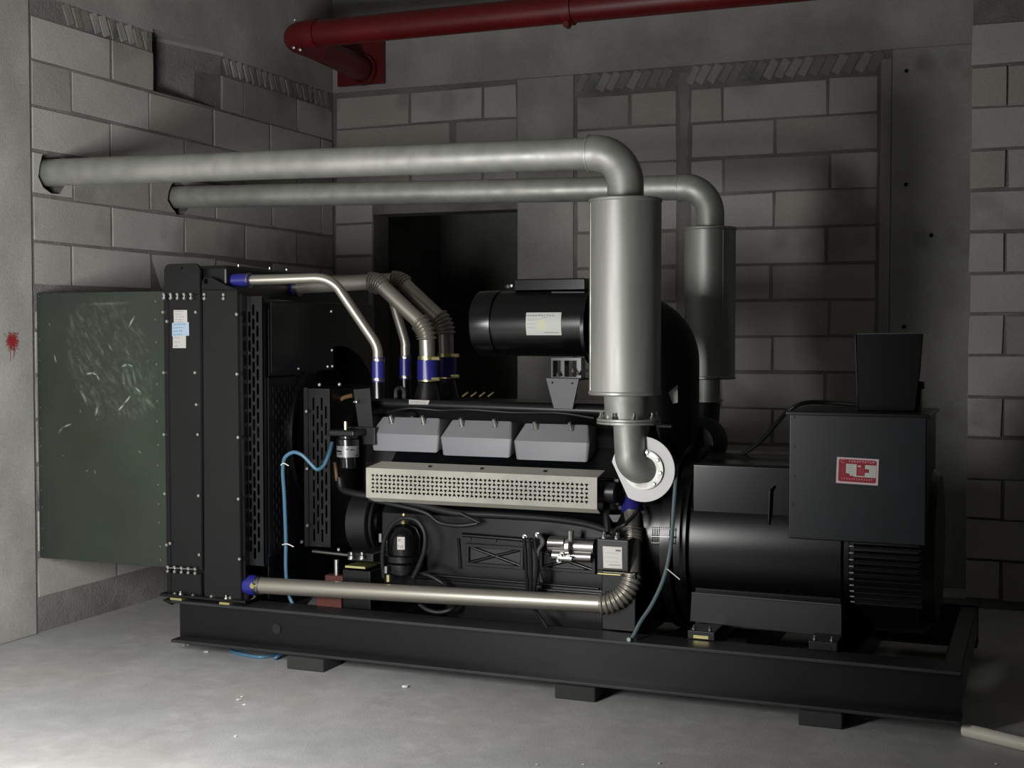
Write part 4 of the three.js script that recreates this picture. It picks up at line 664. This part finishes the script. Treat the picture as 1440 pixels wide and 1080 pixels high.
// ---------------------------------------------------------------- green air duct between radiator and wall
{
  const z = -5.03, x0 = XL + 0.016, x1 = -3.715, y0 = 0.372, y1 = 1.655, zb = -6.28;
  const t = thing('air_duct', 'dark green sheet metal air duct with chalky scuffs between radiator and wall', 'duct', V((x0 + x1) / 2, y0, -5.65));
  const tex = canvas(512, 768, (x, w, h) => {
    x.fillStyle = '#2f352e'; x.fillRect(0, 0, w, h);
    for (let i = 0; i < 260; i++) { x.globalAlpha = rr(0.01, 0.05); x.fillStyle = rnd() < 0.5 ? '#3f4a3c' : '#20241f'; const q = rr(20, 120); x.beginPath(); x.ellipse(rr(0, w), rr(0, h), q, q * rr(0.4, 1), rr(0, 3), 0, 7); x.fill(); }
    const U = px => (px - 50) / 180 * w, Y = py => (py - 412) / 380 * h;     // chalk scuffs where they lie on the sheet
    for (let i = 0; i < 900; i++) {   // chalk dust rubbed on in fine short streaks
      const px = 92 + rr(0, 112), py = 425 + rr(0, 165), e = ((px - 146) / 58) ** 2 + ((py - 508 - (px - 146) * 0.35) / 84) ** 2; if (e > 1) continue;
      x.globalAlpha = rr(0.015, 0.06) * (vn(px / 40 - 2, py / 40 - 9, 16, 201) > 0.42 ? 1.6 : 0.5); x.fillStyle = '#b9bab0'; x.beginPath(); x.ellipse(U(px), Y(py), rr(2, 22), rr(1, 6), rr(0.5, 1.3), 0, 7); x.fill();
    }
    x.strokeStyle = '#c6c6bc'; x.lineCap = 'round';
    const rub = (a, b, c, d, wd, al) => { for (let k = 0; k < 14; k++) { const t0 = rr(0, 0.5), t1 = rr(0.5, 1), jx = rr(-1, 1) * wd * 0.22, jy = rr(-1, 1) * wd * 0.22; x.globalAlpha = al * 0.2; x.lineWidth = rr(0.8, wd * 0.75); x.beginPath(); x.moveTo(U(a + (c - a) * t0 + jx), Y(b + (d - b) * t0 + jy)); x.lineTo(U(a + (c - a) * t1 + jx), Y(b + (d - b) * t1 + jy)); x.stroke(); } };
    for (const q of [[172, 461, 180, 445, 5, 0.7], [157, 578, 165, 568, 6, 1], [165, 568, 174, 556, 5, 0.9], [127, 587, 131, 570, 5, 0.8], [116, 527, 124, 525, 5, 0.8], [124, 525, 131, 528, 5, 0.8], [130, 528, 133, 536, 4, 0.7], [162, 516, 170, 513, 6, 0.6], [170, 513, 178, 516, 5, 0.6], [177, 517, 181, 543, 6, 0.35], [164, 519, 166, 545, 5, 0.3], [168, 520, 176, 545, 9, 0.2], [180, 545, 187, 552, 5, 0.7], [73, 500, 76, 512, 4, 0.8], [67, 455, 68, 459, 3, 0.5], [77, 612, 84, 603, 4, 0.4], [84, 603, 96, 598, 4, 0.8], [145, 484, 152, 495, 3, 0.5], [136, 490, 139, 500, 3, 0.5], [107, 576, 108, 583, 2, 0.6], [108, 550, 117, 570, 7, 0.45], [183, 632, 187, 636, 3, 0.4], [113, 665, 118, 662, 3, 0.3], [125, 661, 127, 668, 3, 0.5], [82, 643, 85, 644, 2, 0.4], [95, 440, 100, 470, 9, 0.15], [120, 430, 175, 428, 9, 0.12], [190, 555, 205, 575, 14, 0.22]]) rub(...q);
    for (let i = 0; i < 60; i++) { x.globalAlpha = rr(0.12, 0.4); x.lineWidth = rr(0.5, 1.6); const cx = U(rr(95, 195)), cy = Y(rr(440, 595)); x.beginPath(); x.moveTo(cx, cy); x.lineTo(cx + rr(-6, 12), cy + rr(-14, 8)); x.stroke(); }
    x.globalAlpha = 1;
  });
  const gm = std({ map: tex, roughness: 0.5 }), gp = std({ color: lin(0.028, 0.035, 0.027), roughness: 0.5 });
  const g = rbox(x0, x1, y0, y1, z, z - 0.006, 0.003, 1); { const p = g.attributes.position, uv = g.attributes.uv; for (let i = 0; i < p.count; i++) uv.setXY(i, (p.getX(i) - x0) / (x1 - x0), (p.getY(i) - y0) / (y1 - y0)); }
  const side = part(t, 'side_sheet', g, gm);
  part(t, 'top_sheet', box(x0, x1, y1 - 0.004, y1, z - 0.006, zb), gp); part(t, 'bottom_sheet', box(x0, x1, y0, y0 + 0.004, z - 0.006, zb), gp); part(t, 'side_sheet', box(x0, x1, y0, y1, zb, zb - 0.006), gp);
  const rv = [...line([55, 420], [60, 775], 13), ...line([219, 423], [226, 792], 14)]; for (const [x, y] of rv) place(side, 'rivet', rivet, M.steel, at(x + rr(-0.8, 0.8), y + rr(-5, 5), { z: z + 0.0005 }));
}

// ---------------------------------------------------------------- red fire pipe under the ceiling
{
  const zp = -6.95, e = at(508, 88, { z: ZB }), r = 0.079; const xe = e.x; const yl = at(430, 49, { z: zp }).y; const y = yl;
  const t = thing('fire_pipe', 'dark red painted fire main running under the beam with an elbow into the wall', 'pipe', V(xe, y - r, zp));
  const xs = at(408, 52, { z: zp }).x;
  const R = 0.115; part(t, 'pipe', sweep([V(xs + R, y, zp), V(1.2, y, zp)], r, 28), M.red);
  part(t, 'elbow', bent([V(xs + R + 0.05, y, zp), V(xs, y, zp), V(xs, y, zp - 0.3)], [R], r * 1.05, { seg: 28 }), M.red);
  part(t, 'branch', sweep([V(xs, y, zp - 0.2), V(xs, y - 0.03, ZB + 0.09)], r, 28), M.red);
  for (const px of [442, 800]) { const c = at(px, px < 500 ? 45 : 20, { z: zp }); const k = part(t, 'coupling', turned([[r, -0.03], [r + 0.012, -0.028], [r + 0.012, 0.028], [r, 0.03]], 'x', V(c.x, y, zp), 32), M.red); if (px > 500) part(k, 'coupling_bolt', cyl(0.018, 0.05, 'z', V(c.x, y - r - 0.016, zp + 0.03), 10), M.red); else for (const [bx, by] of [[414, 28], [413, 67], [422, 70]]) place(k, 'coupling_bolt', stud, M.bolt, at(bx, by, { z: zp + 0.06 })); }
  const q = rect(476, 58, 541, 117, ZB + 0.03); part(t, 'wall_plate', rbox(q[0], q[1], q[2], q[3], ZB + 0.012, ZB + 0.05, 0.004), M.red, 'red square plate at the wall');
  part(t, 'plate_ring', turned([[0.085, 0], [0.105, 0], [0.1, 0.03], [0.085, 0.03], [0.085, 0]], 'z', V(xs, y - 0.03, ZB + 0.052), 28), M.red);
}

// ---------------------------------------------------------------- loose hoses, plastic pipe, crumbs on the floor
{
  const P = [at(467, 623, { z: -5.12 }), at(462, 640, { z: -5.06 }), at(454, 656, { z: -5.03 }), at(446, 660, { z: -5.01 }), at(437, 652, { z: -5.0 }), at(425, 640, { z: -4.99 }), at(413, 636, { z: -4.985 }), at(402, 642, { z: -4.98 }), at(398, 656, { z: -5.0 }), at(400, 700, { z: -5.04 }), at(402, 760, { z: -5.075 }), at(402, 800, { z: -5.085 }), at(405, 832, { z: -5.085 }), at(412, 850, { z: -5.085 })];
  P.push(V(P[13].x + 0.02, 0.2, -5.1), V(P[13].x - 0.02, 0.06, -5.1), V(P[13].x - 0.04, 0.012, -5.0), at(390, 920, { y: 0.008 }), at(368, 924, { y: 0.008 }), at(345, 921, { y: 0.008 }), at(325, 915, { y: 0.008 }), V(-3.35, 0.008, -5.15));
  const t = part(gen, 'drain_hose', wire(P, 0.0085, 10, 160), M.tube, 'light blue plastic drain hose');
  for (const [a, b, c] of [[[395, 654], [399, 651.5], [406, 655]], [[397, 766], [404, 765], [413, 769]]]) part(t, 'cable_tie', wire([at(a[0], a[1], { z: -4.985 - (a[1] > 700 ? 0.075 : 0) }), at(b[0], b[1], { z: -4.98 - (a[1] > 700 ? 0.075 : 0) }), at(c[0], c[1], { z: -4.99 - (a[1] > 700 ? 0.075 : 0) })], 0.0025, 6, 10), M.white);
}
{
  const P = [at(952, 655, { z: -5.25 }), at(950, 680, { z: -5.2 }), at(947, 720, { z: -5.16 }), at(943, 770, { z: -5.12 }), at(934, 812, { z: -5.08 }), at(917, 850, { z: -5.03 }), at(900, 876, { z: -4.98 }), at(888, 899, { z: -4.93 }), at(884, 907, { z: -4.9 }).setY(0.262)];
  const t = part(gen, 'vent_hose', wire(P, 0.0085, 10, 60), M.teal, 'grey green plastic vent hose'); part(t, 'cable_tie', sweep([at(938, 800, { z: -5.06 }), at(956, 815, { z: -5.05 })], 0.0022, 6), M.white);
}
{
  const a = at(1356, 1026, { y: 0.024 }), b = at(1470, 1054, { y: 0.024 }); single('plastic_pipe', sweep([a, b], 0.024, 20), M.pvc, 'cream plastic pipe lying on the floor past the skid end', 'pipe');
}
const chipGeos = [0, 1, 2].map(() => { const p = []; for (let i = 0; i < 14; i++) p.push(V(rr(-1, 1), rr(0, 1), rr(-1, 1))); const g = new ConvexGeometry(p); g.computeBoundingBox(); g.translate(0, -g.boundingBox.min.y, 0); return g; });
const CR = ['largest pale plaster crumb, alone on the open floor before the skid', 'pale plaster crumb in the loose cluster before the radiator end', 'plaster crumb close under the lip of the skid at its radiator end', 'lone tiny plaster crumb past the cluster, away from the skid', 'small crumb beside the skid between alternator pad and plastic pipe', 'tiny plaster crumb on bare floor well clear of the skid'];
[[570, 967, 0.014, 0], [336, 985, 0.009, 1], [343, 991, 0.008, 1], [331, 1036, 0.007, 3], [290, 918, 0.012, 2], [260, 909, 0.010, 2], [265, 908, 0.007, 2], [340, 980, 0.006, 1], [1217, 1011, 0.009, 4], [1401, 1075, 0.006, 5], [755, 1076, 0.006, 5], [820, 1075, 0.005, 5], [927, 1074, 0.006, 5]].forEach(([x, y, s, l], i) => {
  const m = shade(new THREE.Mesh(chipGeos[i % 3], M.chip)); m.name = numbered('plaster_chip'); m.scale.set(s, s * 0.8, s); m.rotation.y = i * 1.3; m.position.copy(at(x, y, { y: 0 })); m.userData = { label: CR[l], category: 'debris', group: ['largest crumb', 'crumbs in the loose cluster', 'crumbs under the skid lip', 'lone crumb', 'crumb by the alternator pad', 'crumbs on bare floor'][l] }; scene.add(m);
});

// ---------------------------------------------------------------- panel lamp on a tripod, outside the frame to the left
{
  const p = LAMP.pos, t = thing('work_lamp', 'portable panel work lamp on a black tripod stand', 'lamp', V(p.x, 0, p.z));
  const d = LAMP.aim.clone().sub(p).normalize(), yaw = Math.atan2(d.x, d.z), pitch = -Math.asin(d.y);
  const turn = g => { g.rotateX(pitch); g.rotateY(yaw); g.translate(p.x, p.y, p.z); return g; };
  part(t, 'housing', turn(rbox(-0.42, 0.42, -0.47, 0.47, -0.08, -0.006, 0.012)), M.black);
  part(t, 'diffuser', turn(new THREE.BoxGeometry(LAMP.w, LAMP.h, 0.008)), std({ color: lin(0.8, 0.8, 0.8), roughness: 0.6, emissive: lin(1, 0.985, 0.95), emissiveIntensity: 3 }), 'glowing white diffuser');
  const hub = V(p.x - d.x * 0.05, p.y - 0.47, p.z - d.z * 0.05);
  part(t, 'pole', sweep([V(hub.x, 0.28, hub.z), V(hub.x, hub.y + 0.02, hub.z)], 0.014, 12), M.satin);
  for (let i = 0; i < 3; i++) { const a = i * 2.094 + 0.4; part(t, 'leg', sweep([V(hub.x, 0.46, hub.z), V(hub.x + 0.4 * Math.cos(a), 0.012, hub.z + 0.4 * Math.sin(a))], 0.011, 10), M.satin); }
}

renderer.render(scene, camera);
